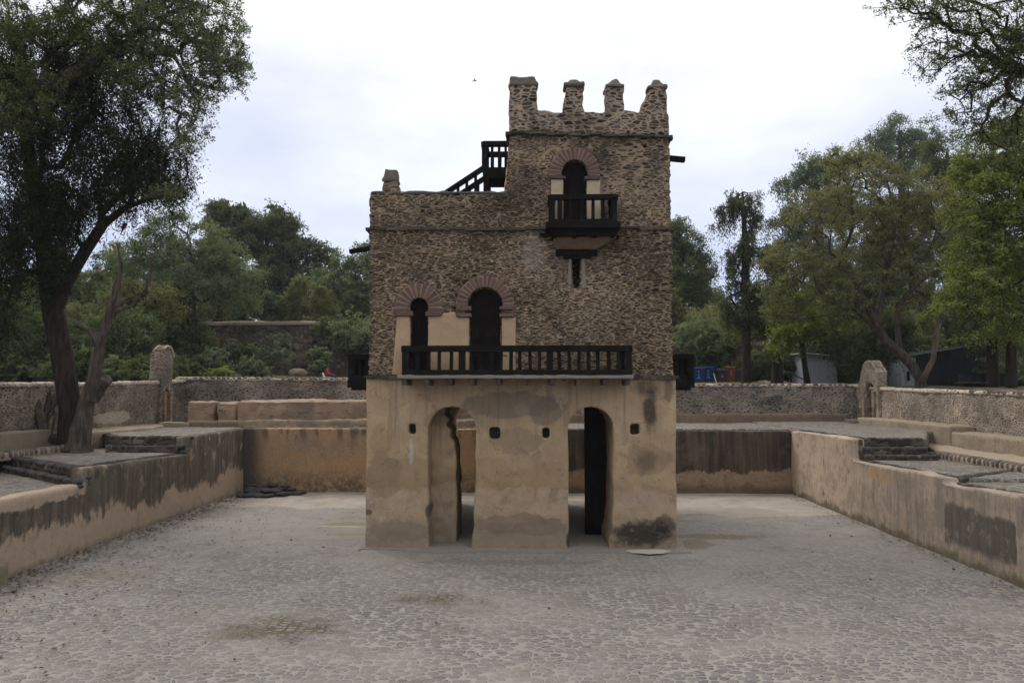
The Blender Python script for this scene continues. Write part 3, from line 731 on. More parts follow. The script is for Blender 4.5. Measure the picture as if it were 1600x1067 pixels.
def stone_row(mb, p0, p1, size, rng, gap=.03, rz=None, boxy=.6):
    p0, p1 = Vector(p0), Vector(p1); L = (p1-p0).length; t = (p1-p0)/L; a = 0
    ang = math.atan2(t.y, t.x)
    while a < L:
        w = size[0]*rng.uniform(.65, 1.4); c = p0 + t*(a+w/2)
        mb.stone(c + Vector((0, 0, rng.uniform(-.012, .012))), (w, size[1]*rng.uniform(.85, 1.15), size[2]*rng.uniform(.8, 1.15)), rng, ang, boxy)
        a += w + gap*rng.uniform(.5, 1.6)
def steps(name, label, levels, loc):
    """levels: list of (p0, p1, z_bottom, z_top, depth vector) courses; each a mortar tread with dark nosing stones"""
    root = thing(name, label, 'steps', loc); rng = random.Random(len(label))
    for (p0, p1, zb, zt, dv) in levels:
        mb = MB(); a, b = Vector((*p0, zb)), Vector((*p1, zb)); d = Vector((*dv, 0))
        mb.prism([a, b, b+d, a+d], (0, 0, zt-zb-.03))
        me = solid(mb, voxel=.06, amp=.015, freq=3, seed=3); tr = obj('tread', me, M['dark_rubble'], root)
        sb = MB(); n = d.normalized(); h = zt-zb
        off = n*.10
        stone_row(sb, (a.x+off.x, a.y+off.y, zt-.07), (b.x+off.x, b.y+off.y, zt-.07), (.30, .26, .15), rng)
        obj('nosing', sb, M['edge'], tr, smooth=True); sb = MB()
        if h > .22: stone_row(sb, (a.x+off.x, a.y+off.y, zb+.06), (b.x+off.x, b.y+off.y, zb+.06), (.28, .2, .12), rng)
        if sb.v: obj('nosing', sb, M['edge'], tr, smooth=True)
    return root
# right: three steps up to the far platform, beside a dark rubble cheek
sx0, sx1 = atY(1347, 700, 28.4).x, atY(1452, 700, 28.4).x
steps('stone_steps', 'three dark stone steps up to the far right platform', [((sx0, 28.1), (sx1, 28.1), 2.02, 2.26, (0, .5)), ((sx0+.02, 28.45), (sx1, 28.45), 2.2, 2.5, (0, .5)), ((sx0, 28.78), (sx1, 28.78), 2.4, 2.8, (0, .5))], ((sx0+sx1)/2, 28.1, 2.02))
mb = MB().mm((XR+.3, 28.42, 1.9), (sx0+.05, 29.3, 2.775)); o = obj('step_cheek', solid(mb, voxel=.06, amp=.03, freq=4, seed=2), M['dark_rubble'], loc=(XR+.6, 28.8, 1.9))
tag(o, 'dark rubble block flanking the three steps on the right', 'wall')
# right: low single step across the near platform
a, b = atZ(1456, 741, 2.08), atZ(1600, 726, 2.08)
steps('stone_steps', 'single low step of dark cobbles crossing the right terrace', [((XR+.35, 22.3), (XR+3.4, 24.65), 1.9, 2.11, (-.15, .4)), ((XR+3.4, 24.65), (BR, 25.6), 1.9, 2.11, (-.1, .4))], (XR+2, 23.5, 1.9))
# left: two risers to the far platform
steps('stone_steps', 'two dark stone risers up to the far left platform', [((-15.75, 29.1), (XL-.3, 29.1), 2.15, 2.46, (0, .5)), ((-15.6, 29.4), (XL-.25, 29.4), 2.4, 2.78, (0, .5)), ((BL, 33.3), (-15.6, 29.4), 2.2, 2.78, (.3, .4))], (-14, 29.1, 2.15))
steps('stone_steps', 'two dark stone risers below the big tree on the left', [((BL, 26.9), (XL-.25, 22.3), 1.75, 2.0, (.3, .4)), ((BL, 27.3), (XL-.2, 22.68), 1.95, 2.26, (.3, .4))], (-15.5, 24.7, 1.75))
# rows of edging cobbles along the crests
def edging(label, rows, loc, mat='edge', size=(.24, .22, .12)):
    mb = MB(); rng = random.Random(len(rows)*7+int(abs(loc[0])))
    for p0, p1 in rows: stone_row(mb, p0, p1, size, rng, .02)
    o = obj('stone_edging', mb, M[mat], loc=loc, smooth=True); tag(o, label, 'edging')
edging('row of dark cobbles edging the left pool wall', [((XL-.42, 22.7, 2.27), (XL-.42, 29.2, 2.12))], (XL-.4, 26, 2.2), size=(.26, .3, .14))
for lab_, r_, l_ in (('stones along the nearest, lowest crest of the right pool wall', [((XR+.46, 4, 2.06), (XR+.46, 18, 2.1)), ((XR+.46, 18, 2.1), (XR+.46, 22.2, 1.95))], 15), ('stones along the middle crest of the right pool wall below the steps', [((XR+.46, 22.4, 2.1), (XR+.46, 28.4, 2.0))], 25), ('stones along the highest, farthest crest of the right pool wall', [((XR+.46, 28.7, 2.77), (XR+.46, 34.9, 2.7))], 31)):
    edging(lab_, r_, (XR+.4, l_, 2.1))
edging('pale and dark stones edging the far end of the pool right of the tower', [((-.5, YB+.44, 2.72), (XR, YB+.44, 2.70))], (4, YB+.4, 2.7), 'kerb', (.26, .22, .13))
edging('thin row of stones edging the far end of the pool left of the tower', [((XL, YB+.44, 2.78), (-.8, YB+.44, 2.76))], (-7, YB+.4, 2.7), 'kerb', (.26, .22, .13))
# low kerbs of upright cobbles set in mortar
def kerb(label, p0, p1, h, w, n_label):
    root = thing('stone_kerb', label, 'kerb', p0); rng = random.Random(int(abs(p0[0]*10)))
    p0, p1 = Vector(p0), Vector(p1); t = (p1-p0).normalized(); n = Vector((-t.y, t.x, 0))*n_label
    mb = MB(); mb.prism([p0-n*w/2, p1-n*w/2, p1+n*w/2, p0+n*w/2], (0, 0, h-.05))
    obj('mortar_core', solid(mb, voxel=.06, amp=.03, freq=3, seed=4), M['sand'], root)
    sb = MB(); a = 0; L = (p1-p0).length; ang = math.atan2(t.y, t.x)
    while a < L:
        ww = rng.uniform(.15, .26); c = p0+t*(a+ww/2) + n*(w*.2); zz = p0.z + (p1.z-p0.z)*a/L
        sb.stone((c.x, c.y, zz+h*.62), (ww*.8, w*.85, h*.8), rng, ang+rng.uniform(-.2, .2)); a += ww+rng.uniform(.03, .09)
    obj('stone_row', sb, M['kerb'], root, smooth=True)
kerb('mortared kerb of cobbles beside the right terrace', (14.6, 29.1, 2.0), (14.9, 18.0, 2.0), .32, .4, -1)
kerb('mortared kerb of cobbles at the foot of the left wall', (-17.3, 31.5, 2.15), (-17.75, 24.5, 2.15), .32, .4, 1)

# --- plaster benches along the boundary walls
def bench(name, label, poly, z0, z1, mat, cat='bench', vox=.07, am=None):
    mb = MB(); mb.prism([(x, y, z0) for x, y in poly], (0, 0, z1-z0)); me = solid(mb, voxel=vox, amp=.055 if mat in ('tier', 'bench_dark') else .035, freq=2.6, amp2=.07 if mat == 'tier' else .04, freq2=.6, seed=len(label))
    o = obj(name, me, M[mat], loc=(poly[0][0], poly[0][1], z0)); tag(o, label, cat); return o
bench('plaster_bench', 'tall end of the sandy plaster bench beside the right gate arch', [(16.55, 32.2), (BR, 32.2), (BR, 41.4), (16.6, 41.4)], 2.0, 3.07, 'bench')
bench('plaster_bench', 'low stretch of sandy plaster bench along the right wall', [(16.5, 6), (BR, 6), (BR, 32.1), (16.55, 32.1)], 1.9, 2.83, 'bench')
bench('earth_bank', 'sloping sandy bank between right bench and cobble kerb', [(15.1, 12), (16.6, 12), (16.6, 33.7), (16.25, 33.7), (14.75, 29.6)], 1.7, 2.27, 'sand', 'bank')
bench('plaster_bench', 'dark plaster bench along the far wall right of the tower', [(-.4, 42.55), (17, 43.3), (17, 44.0), (-.4, 43.3)], 2.6, 3.16, 'bench_dark')
bench('plaster_block', 'small brown step below the right gate arch', [(16.1, 41.2), (16.95, 41.2), (16.95, 41.9), (16.1, 41.9)], 2.7, 2.95, 'bench_dark', 'step')
bench('plaster_bench', 'worn grey green bench at the left wall beside the tree', [(-18.3, 25.5), (-17.85, 25.5), (-17.85, 29.3), (-18.3, 29.3)], 2.1, 3.05, 'grey_bench')
bench('earth_bank', 'low earth bank under the left boundary wall', [(BL, 30.2), (-17.3, 30.2), (-16.4, 33.5), (-17.3, 38), (BL, 38)], 2.1, 2.86, 'bench', 'bank')
bench('tier_wall', 'tan plastered upper tier behind the far end of the pool', [(atY(369, 640, 37).x, 37.0), (-.6, 37.0), (-.6, 42.9), (atY(369, 640, 37).x, 42.6)], 2.6, 3.93, 'tier', 'wall')
bench('tier_wall', 'lower plastered ledge in front of the upper tier', [(atY(372, 640, 36.5).x, 36.35), (-.6, 36.35), (-.6, 37.05), (atY(372, 640, 36.5).x, 37.05)], 2.6, 3.08, 'tier', 'wall')
x0, x1 = atY(293, 640, 37.4).x, atY(333, 640, 37.4).x
bench('plaster_block', 'larger square plaster block in the far left corner', [(x0, 37.4), (x1, 37.4), (x1, 39.2), (x0, 39.2)], 2.6, 3.9, 'tier', 'block', .05)
x0, x1 = atY(340, 640, 37.6).x, atY(367, 640, 37.6).x
bench('plaster_block', 'smaller plaster block beside the larger one in the left corner', [(x0, 37.6), (x1, 37.6), (x1, 39.2), (x0, 39.2)], 2.6, 3.82, 'tier', 'block', .05)
x0, x1 = atY(288, 655, 36.8).x, atY(420, 655, 36.8).x
bench('plaster_bench', 'dark stained ledge under the two plaster blocks', [(x0, 36.7), (x1, 36.7), (x1, 39.3), (x0, 39.3)], 2.6, 3.02, 'bench_dark')
x0, x1 = atY(254, 655, 37).x, atY(301, 655, 37).x
bench('plaster_block', 'low stone step at the foot of the left gate pillar', [(x0, 36.6), (x1, 36.6), (x1, 37.6), (x0, 37.6)], 2.65, 2.95, 'bench', 'step')
bench('plaster_block', 'broken dark block at the near foot of the left pool wall', [(XL-.1, 17.2), (XL+.42, 17.2), (XL+.42, 18.7), (XL-.1, 18.7)], -.1, .5, 'grey_bench', 'block', .05)

# --- boundary walls
def wall(label, p0, p1, z0, ztop, th, mat, cop=None, loc=None, side=1, hole=None):
    """ztop: list of (fraction, z); rubble core with a pale mortared coping of set stones"""
    p0, p1 = Vector((*p0, 0)), Vector((*p1, 0)); L = (p1-p0).length; t = (p1-p0)/L; n = Vector((-t.y, t.x, 0))*side
    root = thing('boundary_wall', label, 'wall', (p0.x, p0.y, z0))
    pts = [p0 + Vector((0, 0, z0)), p1 + Vector((0, 0, z0))] + [p0 + t*(f*L) + Vector((0, 0, z-.1)) for f, z in ztop[::-1]]
    mb = MB(); mb.prism(pts, n*th)
    obj('masonry', solid(mb, [MB().mm(*hole)] if hole else [], voxel=.09, amp=.05, freq=2.6, amp2=.05, freq2=.6, seed=int(L*10)), M[mat], root)
    cb = MB(); q = [p0 + t*(f*L) + Vector((0, 0, z-.16)) - n*.05 for f, z in ztop] + [p0 + t*(f*L) + Vector((0, 0, z)) - n*.05 for f, z in ztop[::-1]]
    cb.prism(q, n*(th+.1)); cp = obj('coping', solid(cb, voxel=.055, amp=.035, freq=5, amp2=.03, freq2=1.2, seed=int(L)), M['coping'], root)
    if cop:
        sb = MB(); rng = random.Random(int(L)); (f0, f1, w, slant) = cop; a = f0*L
        zt = lambda a: float(np.interp(a/L, [f for f, z in ztop], [z for f, z in ztop]))
        while a < f1*L:
            ww = w*rng.uniform(.7, 1.5); c = p0+t*(a+ww/2)
            if rng.random() < .2: a += ww; continue
            sb.bar(c + Vector((0, 0, zt(a)-.03)) - n*.07 - t*slant, c + Vector((0, 0, zt(a)+.02)) + n*(th*.8) + t*slant, ww*rng.uniform(.4, .65), .09*rng.uniform(.7, 1.3))
            a += ww
        obj('coping_stones', sb, M['kerb'], cp)
    return root
wall('rubble boundary wall on the left beyond the big tree', (BL, 3), (BL, 42.3), 1.4, [(0, 4.7), (.55, 4.72), (.75, 4.78), (.93, 4.9), (1, 5.0)], .6, 'wallL', hole=((BL-1.5, 39.3, 2.6), (BL+1, 39.85, 4.5)))
wall('far boundary wall of dark stones left of the tower', (BL-.5, 42.0), (-.4, 42.7), 2.4, [(0, 5.12), (.3, 5.06), (1, 5.06)], .55, 'wallB', (.05, 1, .3, 0))
wall('far boundary wall of dark stones right of the tower', (-.5, 43.2), (BR+.5, 44.1), 2.4, [(0, 4.70), (.14, 4.70), (.2, 4.76), (1, 4.74)], .55, 'wallB', (.3, 1, .32, 0))
wall('pale rubble boundary wall along the right terrace', (BR, 3), (BR, 44.0), 1.2, [(0, 4.35), (.62, 4.40), (.9, 4.54), (1, 4.72)], .6, 'wallR', (.1, .73, .26, .12), side=-1, hole=((BR-1, 41.2, 2.7), (BR+1.5, 42.3, 4.35)))

# --- gate arches in the side walls
def gate(label, X, Y0, Y1, side, zb, ztop, oy0, oy1, oz, lattice, th):
    """a thick round-headed pier standing in the side wall, its little arch facing the pool"""
    root = thing('gate_arch', label, 'gate', (X, (Y0+Y1)/2, zb)); ym = (Y0+Y1)/2; r = (Y1-Y0)/2
    prof = [(Y0, zb), (Y1, zb)] + [(ym + r*math.cos(a), ztop-r*.9 + r*.9*math.sin(a)) for a in np.linspace(0, math.pi, 9)]
    x0 = X - side*.18
    mb = MB(); mb.prism([(x0, y, z) for y, z in prof], (side*th, 0, 0))
    cut = MB(); rr = (oy1-oy0)/2; yo = (oy0+oy1)/2
    cut.prism([(x0-side*.3, oy0, zb-.2), (x0-side*.3, oy1, zb-.2)] + [(x0-side*.3, yo+rr*math.cos(a), oz-rr + rr*math.sin(a)) for a in np.linspace(0, math.pi, 9)], (side*(th+.6), 0, 0))
    obj('masonry', solid(mb, [cut], voxel=.05, amp=.05, freq=3.4, amp2=.05, freq2=.9, seed=9), M['wallL'] if lattice else M['wallR'], root)
    rng = random.Random(4)
    for yy in (oy0, oy1):                   # ragged dressed stones on the jambs
        sb = MB()
        for k in range(15): z = zb + .15 + k*(oz-zb-rr)/15; sb.box((x0+side*.08, yy+(-.10 if yy == oy0 else .10), z), (.34, .26*rng.uniform(.7, 1.2), .075), rng.uniform(-.06, .06), .012, rng)
        obj('jamb_stones', sb, M['tier'], root)
    if lattice:
        lb = MB()
        for xx in (x0+side*.0, x0+side*.42):
            pts = [(xx, ym + (r+.04)*math.cos(a), ztop-r*.9 + (r*.9+.05)*math.sin(a)) for a in np.linspace(.1, math.pi*.75, 10)]
            lb.tube(pts, .06, 6)
        for a in np.linspace(.1, math.pi*.75, 9):
            y, z = ym+(r+.05)*math.cos(a), ztop-r*.9+(r*.9+.06)*math.sin(a); lb.bar((x0, y, z), (x0+side*.46, y, z), .07, .06)
        obj('cap_ribs', lb, M['mortar_cap'], root)
gate('crumbling round topped gate pillar in the left wall with white ribs', BL, 38.95, 40.15, -1, 2.7, 6.6, 39.35, 39.8, 4.5, True, .62)
gate('rubble gate arch with a narrow opening in the right wall', BR, 40.75, 43.0, 1, 2.8, 5.98, 41.25, 42.25, 4.8, False, .55)

for x_, y0_, y1_ in ((BR+1.15, 39.5, 44.5), (BL-1.4, 38, 41.5)):
    struct('earth_face', MB().mm((x_-.15, y0_, 1.5), (x_+.15, y1_, 4.25)), M['earth'])
# --- retaining walls behind, on the slope
def retaining(label, x0, x1, Y, z0, tops, holes=()):
    mb = MB(); mb.prism([(x0, Y, z0), (x1, Y, z0)] + [(x, Y, z) for x, z in tops[::-1]], (0, .9, 0)); cuts = []
    for px, py in holes:
        p = atY(px, py, Y); cuts.append(MB().mm((p.x-.26, Y-.5, p.z-.42), (p.x+.26, Y+.55, p.z+.42)))
    root = thing('retaining_wall', label, 'wall', ((x0+x1)/2, Y, z0))
    obj('masonry', solid(mb, cuts, voxel=.14, amp=.12, freq=1.2, amp2=.15, freq2=.35, seed=5), M['dark_rubble'], root)
    cb = MB(); cb.prism([(x, Y-.12, z-.02) for x, z in tops] + [(x, Y-.12, z+.36) for x, z in tops[::-1]], (0, 1.1, 0))
    obj('earth_cap', solid(cb, voxel=.1, amp=.06, freq=1.4, seed=6), M['bench'], root)
retaining('tall dark retaining wall with small openings on the far left slope', -42, 3.6, 65.9, 4.5, [(-42, 8.8), (-30, 9.7), (-20, 9.75), (3.6, 9.4)], [(447, 540), (492, 541), (515, 537)])
retaining('dark retaining wall behind the bins, right of the tower', 3.6, 36, 65.9, 4.0, [(3.6, 7.95), (20, 7.95), (36, 7.4)])

# --- the thin haze in the valley air
hz = struct('haze', MB().mm((-430, -160, -2), (430, 470, 75)), None); hz['kind'] = 'stuff'; hz['label'] = 'thin pale haze filling the air between the trees'; hz['category'] = 'haze'
hm = bpy.data.materials.new('haze_air'); hm.use_nodes = True; hm.node_tree.nodes.clear()
ho = hm.node_tree.nodes.new('ShaderNodeOutputMaterial'); hv = hm.node_tree.nodes.new('ShaderNodeVolumePrincipled'); hv.inputs['Color'].default_value = (.86, .9, .95, 1); hv.inputs['Density'].default_value = HAZE
hm.node_tree.links.new(hv.outputs[0], ho.inputs['Volume']); hz.data.materials.append(hm)
# ================================================================== THE BATH HOUSE
ZF = lambda py, Y=23.0: atY(800, py, Y).z
F = lambda px, py, Y=23.0: atY(px, py, Y)
YR = 31.5
house = thing('bath_house', 'three storey stone bath house with crenellated tower, standing in the empty pool', 'building', (-.3, 27, 0))
def fp(pts, Y): return [F(px, py, Y) if False else Vector((F(px, py).x, Y, F(px, py).z)) for px, py in pts]

# lower storey: plastered, pierced by two vaulted passages
def lower():
    b = [F(570, 855), F(1058, 853)]; t = [F(573.5, 591), F(1055.5, 591)]; Y0 = 22.93
    mb = MB(); zt = ZF(591)
    mb.hexa([(b[0].x, Y0, -.25), (b[1].x, Y0, -.25), (b[1].x, YR+.15, -.25), (b[0].x, YR+.15, -.25)],
            [(t[0].x, Y0+.04, zt), (t[1].x, Y0+.04, zt), (t[1].x, YR+.1, zt), (t[0].x, YR+.1, zt)])
    def arch(l, r, top, lb, rb):
        c = (l+r)/2; R = (r-l)/2; pts = [(lb, 870), (rb, 870), (rb, 842), (r-3, 825), (r, 790), (r, top+R)]
        pts += [(c+R*math.cos(a), top+R-R*math.sin(a)) for a in np.linspace(.25, math.pi-.25, 9)]
        pts += [(l, top+R), (l, 790), (l+1, 830)]
        m = MB(); m.prism(fp(pts, 22.0), (0, 11.5, 0)); return m
    cuts = [arch(669, 743, 635, 672, 736), arch(887.5, 958, 635, 889, 950)]
    for x0, y0, x1, y1 in ((638, 661, 650, 678), (765.5, 668, 781, 685), (847, 668, 859, 685), (985, 662, 999.5, 679)):
        p, q = F(x0, y0), F(x1, y1); cuts.append(MB().mm((p.x, 22.5, q.z), (q.x, 23.75, p.z)))
    q0 = F(741, 700).x; cuts.append(MB().mm((q0-.3, 23.9, -.3), (q0+1.35, 33, 3.9)))      # unseen widening behind the left arch, added to let in rear light
    me = solid(mb, cuts, voxel=.042, amp=.018, freq=3.0, amp2=.035, freq2=.8, seed=11)
    w = obj('plaster_base', me, M['base'], house)
    K = lambda pts, Y: [atY(px, py, Y) for px, py in pts]
    m = MB(); m.prism([Vector((p.x, 23.78, p.z)) for p in K([(655, 852), (714, 850), (713.5, 760), (712, 705), (709, 690), (703, 682), (705, 672), (698, 664), (701, 655), (694, 648), (696, 640), (690, 628), (655, 625)], 23.78)], (0, 1.6, 0))
    obj('inner_pier', solid(m, voxel=.045, amp=.03, freq=4, amp2=.03, freq2=1.2, seed=14), M['base'], house)
    yd = 25.0; a, b = atY(914, 822, yd), atY(968, 625, yd); mb = MB(); mb.mm((a.x, yd+.05, .03), (b.x, yd+.1, b.z))
    for k in range(6): x0 = a.x+(b.x-a.x)*k/6; mb.mm((x0+.004, yd+.012*(k % 2), .04), (x0+(b.x-a.x)/6-.004, yd+.06, b.z-.01))
    obj('dark_passage_panel', mb, M['door'], house)  # added dark plank panel filling the right side of the right passage
    return w
base = lower()

def circ_poly(cx, cy, r, xl, xr, yb, a0=-.35):
    """horseshoe outline in pixels"""
    pts = [(xl, yb), (xr, yb), (xr, cy+r*math.sin(-a0))]
    pts += [(cx+r*math.cos(a), cy-r*math.sin(a)) for a in np.linspace(a0, math.pi-a0, 15)]
    return pts + [(xl, cy+r*math.sin(-a0))]
DOORS = [dict(c=(654.5, 480.5), r=15, x=(641, 668.5), yb=583, ro=38, n=13), dict(c=(758, 476.5), r=27.5, x=(733.5, 783), yb=584, ro=46, n=21), dict(c=(898, 270.5), r=20.5, x=(880, 916.5), yb=347, ro=40, n=18)]
def upper():
    prof = [(575.5, 596), (1052, 596), (1050, 357), (1047, 250), (1044.5, 206), (797, 201), (789, 301), (578.5, 300), (577.5, 357)]
    mb = MB(); mb.prism(fp(prof, 23.0), (0, YR-23, 0)); cuts = []
    zr = ZF(352); xl = F(578, 330).x
    c = MB().mm((xl+.5, 23.45, zr), (F(789, 300).x, YR-.45, zr+9)); cuts.append(c)                 # roof terrace
    cuts.append(MB().mm((F(770, 300).x, 28.3, zr), (F(1060, 300).x, YR+1, zr+9)))                    # behind the tower
    for d in DOORS:
        m = MB(); m.prism(fp(circ_poly(*d['c'], d['r'], *d['x'], d['yb']), 22.5), (0, .85, 0)); cuts.append(m)
    m = MB(); m.prism(fp([(893, 401), (908, 401), (907, 450), (895, 450)], 22.5), (0, 1.5, 0)); cuts.append(m)
    m = MB(); m.prism(fp([(1005, 220), (1011, 220), (1011, 232), (1005, 232)], 22.5), (0, .9, 0)); cuts.append(m)
    me = solid(mb, cuts, voxel=.045, amp=.034, freq=6.5, amp2=.03, freq2=.9, seed=21, zsq=2.2)
    return obj('rubble_walls', me, M['rubble'], house)
body = upper()

# crenellated parapet of the tower
def parapet():
    x0, x1 = F(797, 205).x, F(1043.5, 205).x; zb = ZF(214); mb = MB(); th = .48; yb = 28.3
    top = [(1043, 180), (1036, 176), (1000, 178), (990, 175.5), (976, 174), (960, 177), (946, 175), (912, 177), (896, 176.5), (882, 177), (862, 176), (840, 171), (797, 170)]
    mb.prism(fp([(797.5, 206), (1044.5, 213)] + top, 22.97), (0, th, 0))
    z = ZF(176)
    side = [MB().mm((x0, 23.2, zb), (x0+th, yb, z)), MB().mm((x1-th, 23.2, zb), (x1, yb, z)), MB().mm((x0, yb-th, zb), (x1, yb, z))]
    me = solid(mb, unions=side, voxel=.05, amp=.045, freq=4.5, amp2=.05, freq2=1.2, seed=31)
    par = obj('parapet', me, M['rubble_pale'], house)
    def merlon(poly, Y, th, cap, seed):
        m = MB(); m.prism(fp(poly, Y), (0, th, 0))
        me = solid(m, voxel=.045, amp=.05, freq=4.5, amp2=.045, freq2=1.5, seed=seed); mo = obj('merlon', me, M['rubble_pale'], par)
        cx0, cx1, cy, py = cap; a, b = F(cx0, cy), F(cx1, cy); zt = ZF(py)+.03; ym = Y+th/2; cb = MB(); hx, hy = (b.x-a.x)/2, th/2+.06; xm = (a.x+b.x)/2
        cb.hexa([(a.x, ym-hy, a.z), (b.x, ym-hy, a.z), (b.x, ym+hy, a.z), (a.x, ym+hy, a.z)], [(a.x, ym-hy, a.z+.1), (b.x, ym-hy, a.z+.1), (b.x, ym+hy, a.z+.1), (a.x, ym+hy, a.z+.1)])
        h1 = a.z+.09; k = .95 if seed == 1 else .8
        cb2 = MB(); cb2.hexa([(xm-hx*k, ym-hy*k, h1), (xm+hx*k, ym-hy*k, h1), (xm+hx*k, ym+hy*k, h1), (xm-hx*k, ym+hy*k, h1)],
                             [(xm-hx*.30, ym-hy*.3, zt), (xm+hx*.22, ym-hy*.3, zt), (xm+hx*.22, ym+hy*.3, zt), (xm-hx*.3, ym+hy*.3, zt)] if k < .9 else
                             [(xm-hx*.93, ym-hy*.9, zt), (xm+hx*.78, ym-hy*.9, zt-.02), (xm+hx*.78, ym+hy*.9, zt-.02), (xm-hx*.93, ym+hy*.9, zt)])
        obj('merlon_cap', solid(cb, unions=[cb2], voxel=.035, amp=.03, freq=6, amp2=.03, freq2=2.5, seed=seed+3), M['cap'], mo)
    merlon([(797.5, 176), (840.5, 178), (839.5, 150), (838.5, 133), (799, 132)], 22.96, .55, (796, 840, 135.5, 122), 1)
    merlon([(880.5, 182), (914, 182), (912, 160), (911, 133), (883, 133)], 22.96, .5, (881, 912.5, 136, 124.5), 2)
    merlon([(945.5, 182), (977, 182), (975, 160), (973.5, 135), (947, 136)], 22.96, .5, (945.5, 975.5, 138, 125.5), 3)
    merlon([(998, 182), (1044, 184), (1042, 160), (1040, 136), (1015, 138), (1012, 152), (1006, 160), (1002, 172)], 22.96, .5, (1012, 1041.5, 139, 126), 4)
    for Y in (24.8, 26.3, 27.8):
        for X in (x0, x1-.5):
            p = MB().mm((X, Y-.28, z-.05), (X+.5, Y+.28, z+.85)); mo = obj('merlon', solid(p, voxel=.07, amp=.04, freq=4.5, seed=int(Y*3)), M['rubble_pale'], par)
    for X in (x0+1.3, x0+2.5):
        p = MB().mm((X, yb-.5, z-.05), (X+.55, yb, z+.85)); obj('merlon', solid(p, voxel=.07, amp=.04, freq=4.5, seed=int(X*5)), M['rubble_pale'], par)
parapet()
# stump at the roof corner on the left
m = MB(); m.prism(fp([(597.5, 304), (622, 304), (621, 282), (619, 266), (599, 282)], 23.02), (0, .5, 0))
st = obj('corner_stump', solid(m, voxel=.045, amp=.045, freq=4.5, seed=7), M['rubble_pale'], house)
m = MB(); m.prism(fp([(596, 283), (621.5, 283), (620, 274), (619, 264), (602, 263), (600, 272)], 22.98), (0, .56, 0)); obj('stump_cap', solid(m, voxel=.04, amp=.04, freq=5, seed=8), M['cap'], st)
m = MB(); m.prism(fp([(578, 303), (792, 304), (792, 299), (578.5, 299)], 22.96), (0, .55, 0)); obj('parapet_coping', solid(m, voxel=.045, amp=.03, freq=5, seed=8), M['cap'], house)

# slate string courses
def course(rows, seed):
    mb = MB(); rng = random.Random(seed)
    for p0, p1, h in rows:
        p0, p1 = Vector(p0), Vector(p1); L = (p1-p0).length; t = (p1-p0)/L; a = 0; ang = math.atan2(t.y, t.x)
        while a < L:
            w = rng.uniform(.14, .45); w = min(w, L-a+.05)
            mb.box(p0+t*(a+w/2)+Vector((0, 0, rng.uniform(-.015, .015))), (w*.97, .21+rng.uniform(-.03, .04), h*rng.uniform(.75, 1.2)), ang+rng.uniform(-.04, .04), .012, rng); a += w
        obj('slate_course', mb, M['course'], house); mb = MB()
zc = ZF(357); xl, xr = F(577.5, 357).x, F(1050.5, 357).x
course([((xl, 23.0, zc), (F(857, 357).x, 23.0, zc-.02), .085), ((F(968, 357).x, 23.0, zc), (xr, 23.0, zc-.06), .08), ((xl, 23, zc), (xl, YR, zc), .08), ((xr, 23, zc), (xr, YR, zc), .08)], 1)
a, b = F(796.5, 208.5), F(1045.5, 214.5)
course([(a, b, .075), ((a.x, 23, a.z), (a.x, 28.3, a.z), .1), ((b.x, 23, b.z), (b.x, 28.3, b.z), .1)], 2)
zl = ZF(589.5); xl, xr = F(574.5, 589).x, F(1054, 589).x
course([((xl, 22.98, zl), (F(626, 589).x, 22.98, zl), .11), ((F(988, 589).x, 22.98, zl), (xr, 22.98, zl), .11), ((xl, 23, zl), (xl, YR, zl), .1), ((xr, 23, zl), (xr, YR, zl), .1)], 3)

# doors with their brick-red arches
def door(d):
    m = MB(); (cx, cy), r = d['c'], d['r']; m.prism(fp(circ_poly(cx, cy, r-.3, d['x'][0]+.3, d['x'][1]-.3, d['yb']), 23.26), (0, .06, 0))
    x0, x1 = F(d['x'][0], cy).x, F(d['x'][1], cy).x; zb, zt = ZF(d['yb']), ZF(cy-r)
    n = max(3, int((x1-x0)/.16))
    for k in range(n): xx = x0+(x1-x0)*(k+.5)/n; hh = math.sqrt(max(0, 1-((k+.5)/n*2-1)**2)); m.mm((xx-(x1-x0)/n*.42, 23.235, zb+.02), (xx+(x1-x0)/n*.42, 23.27, ZF(cy)+hh*(zt-ZF(cy))*.93))
    m.mm(((x0+x1)/2-.02, 23.22, zb), ((x0+x1)/2+.02, 23.245, zt-.05))
    dr = obj('door', m, M['door'], house)
    # ring
    mb, jb = MB(), MB(); rng = random.Random(d['n']); a0, a1 = -.28, math.pi+.28; n = d['n']; ri, ro = r+.6, d['ro']
    P = lambda a, q, Y: Vector((F(cx+q*math.cos(a), cy-q*math.sin(a)).x, Y, F(cx+q*math.cos(a), cy-q*math.sin(a)).z))
    for k in range(n):
        s = (a1-a0)/n; g = s*.17; u, v = a0+k*s+g, a0+(k+1)*s-g; q = ro*rng.uniform(.93, 1.03); y = 22.945+rng.uniform(-.008, .008)
        mb.prism([P(u, ri, y), P(v, ri, y), P(v, q, y), P((u+v)/2, q*1.003, y), P(u, q, y)], (0, .2, 0))
    ar = obj('door_arch', mb, M['voussoir'], house)
    for k in range(n): s = (a1-a0)/n; u, v = a0+k*s, a0+(k+1)*s; jb.prism([P(u, ri-.1, 22.962), P(v, ri-.1, 22.962), P(v, ro*.985, 22.962), P(u, ro*.985, 22.962)], (0, .15, 0))
    obj('arch_joints', jb, M['joint'], ar)
for d in DOORS: door(d)
def imposts(rows, mat):
    mb = MB(); rng = random.Random(3)
    for x0, x1, y0, y1 in rows: a, b = F(x0, y1), F(x1, y0); mb.box(((a.x+b.x)/2, 23.0, (a.z+b.z)/2), (b.x-a.x, .24, b.z-a.z), 0, .008, rng)
    obj('impost', mb, M[mat], house, bevel=.015)
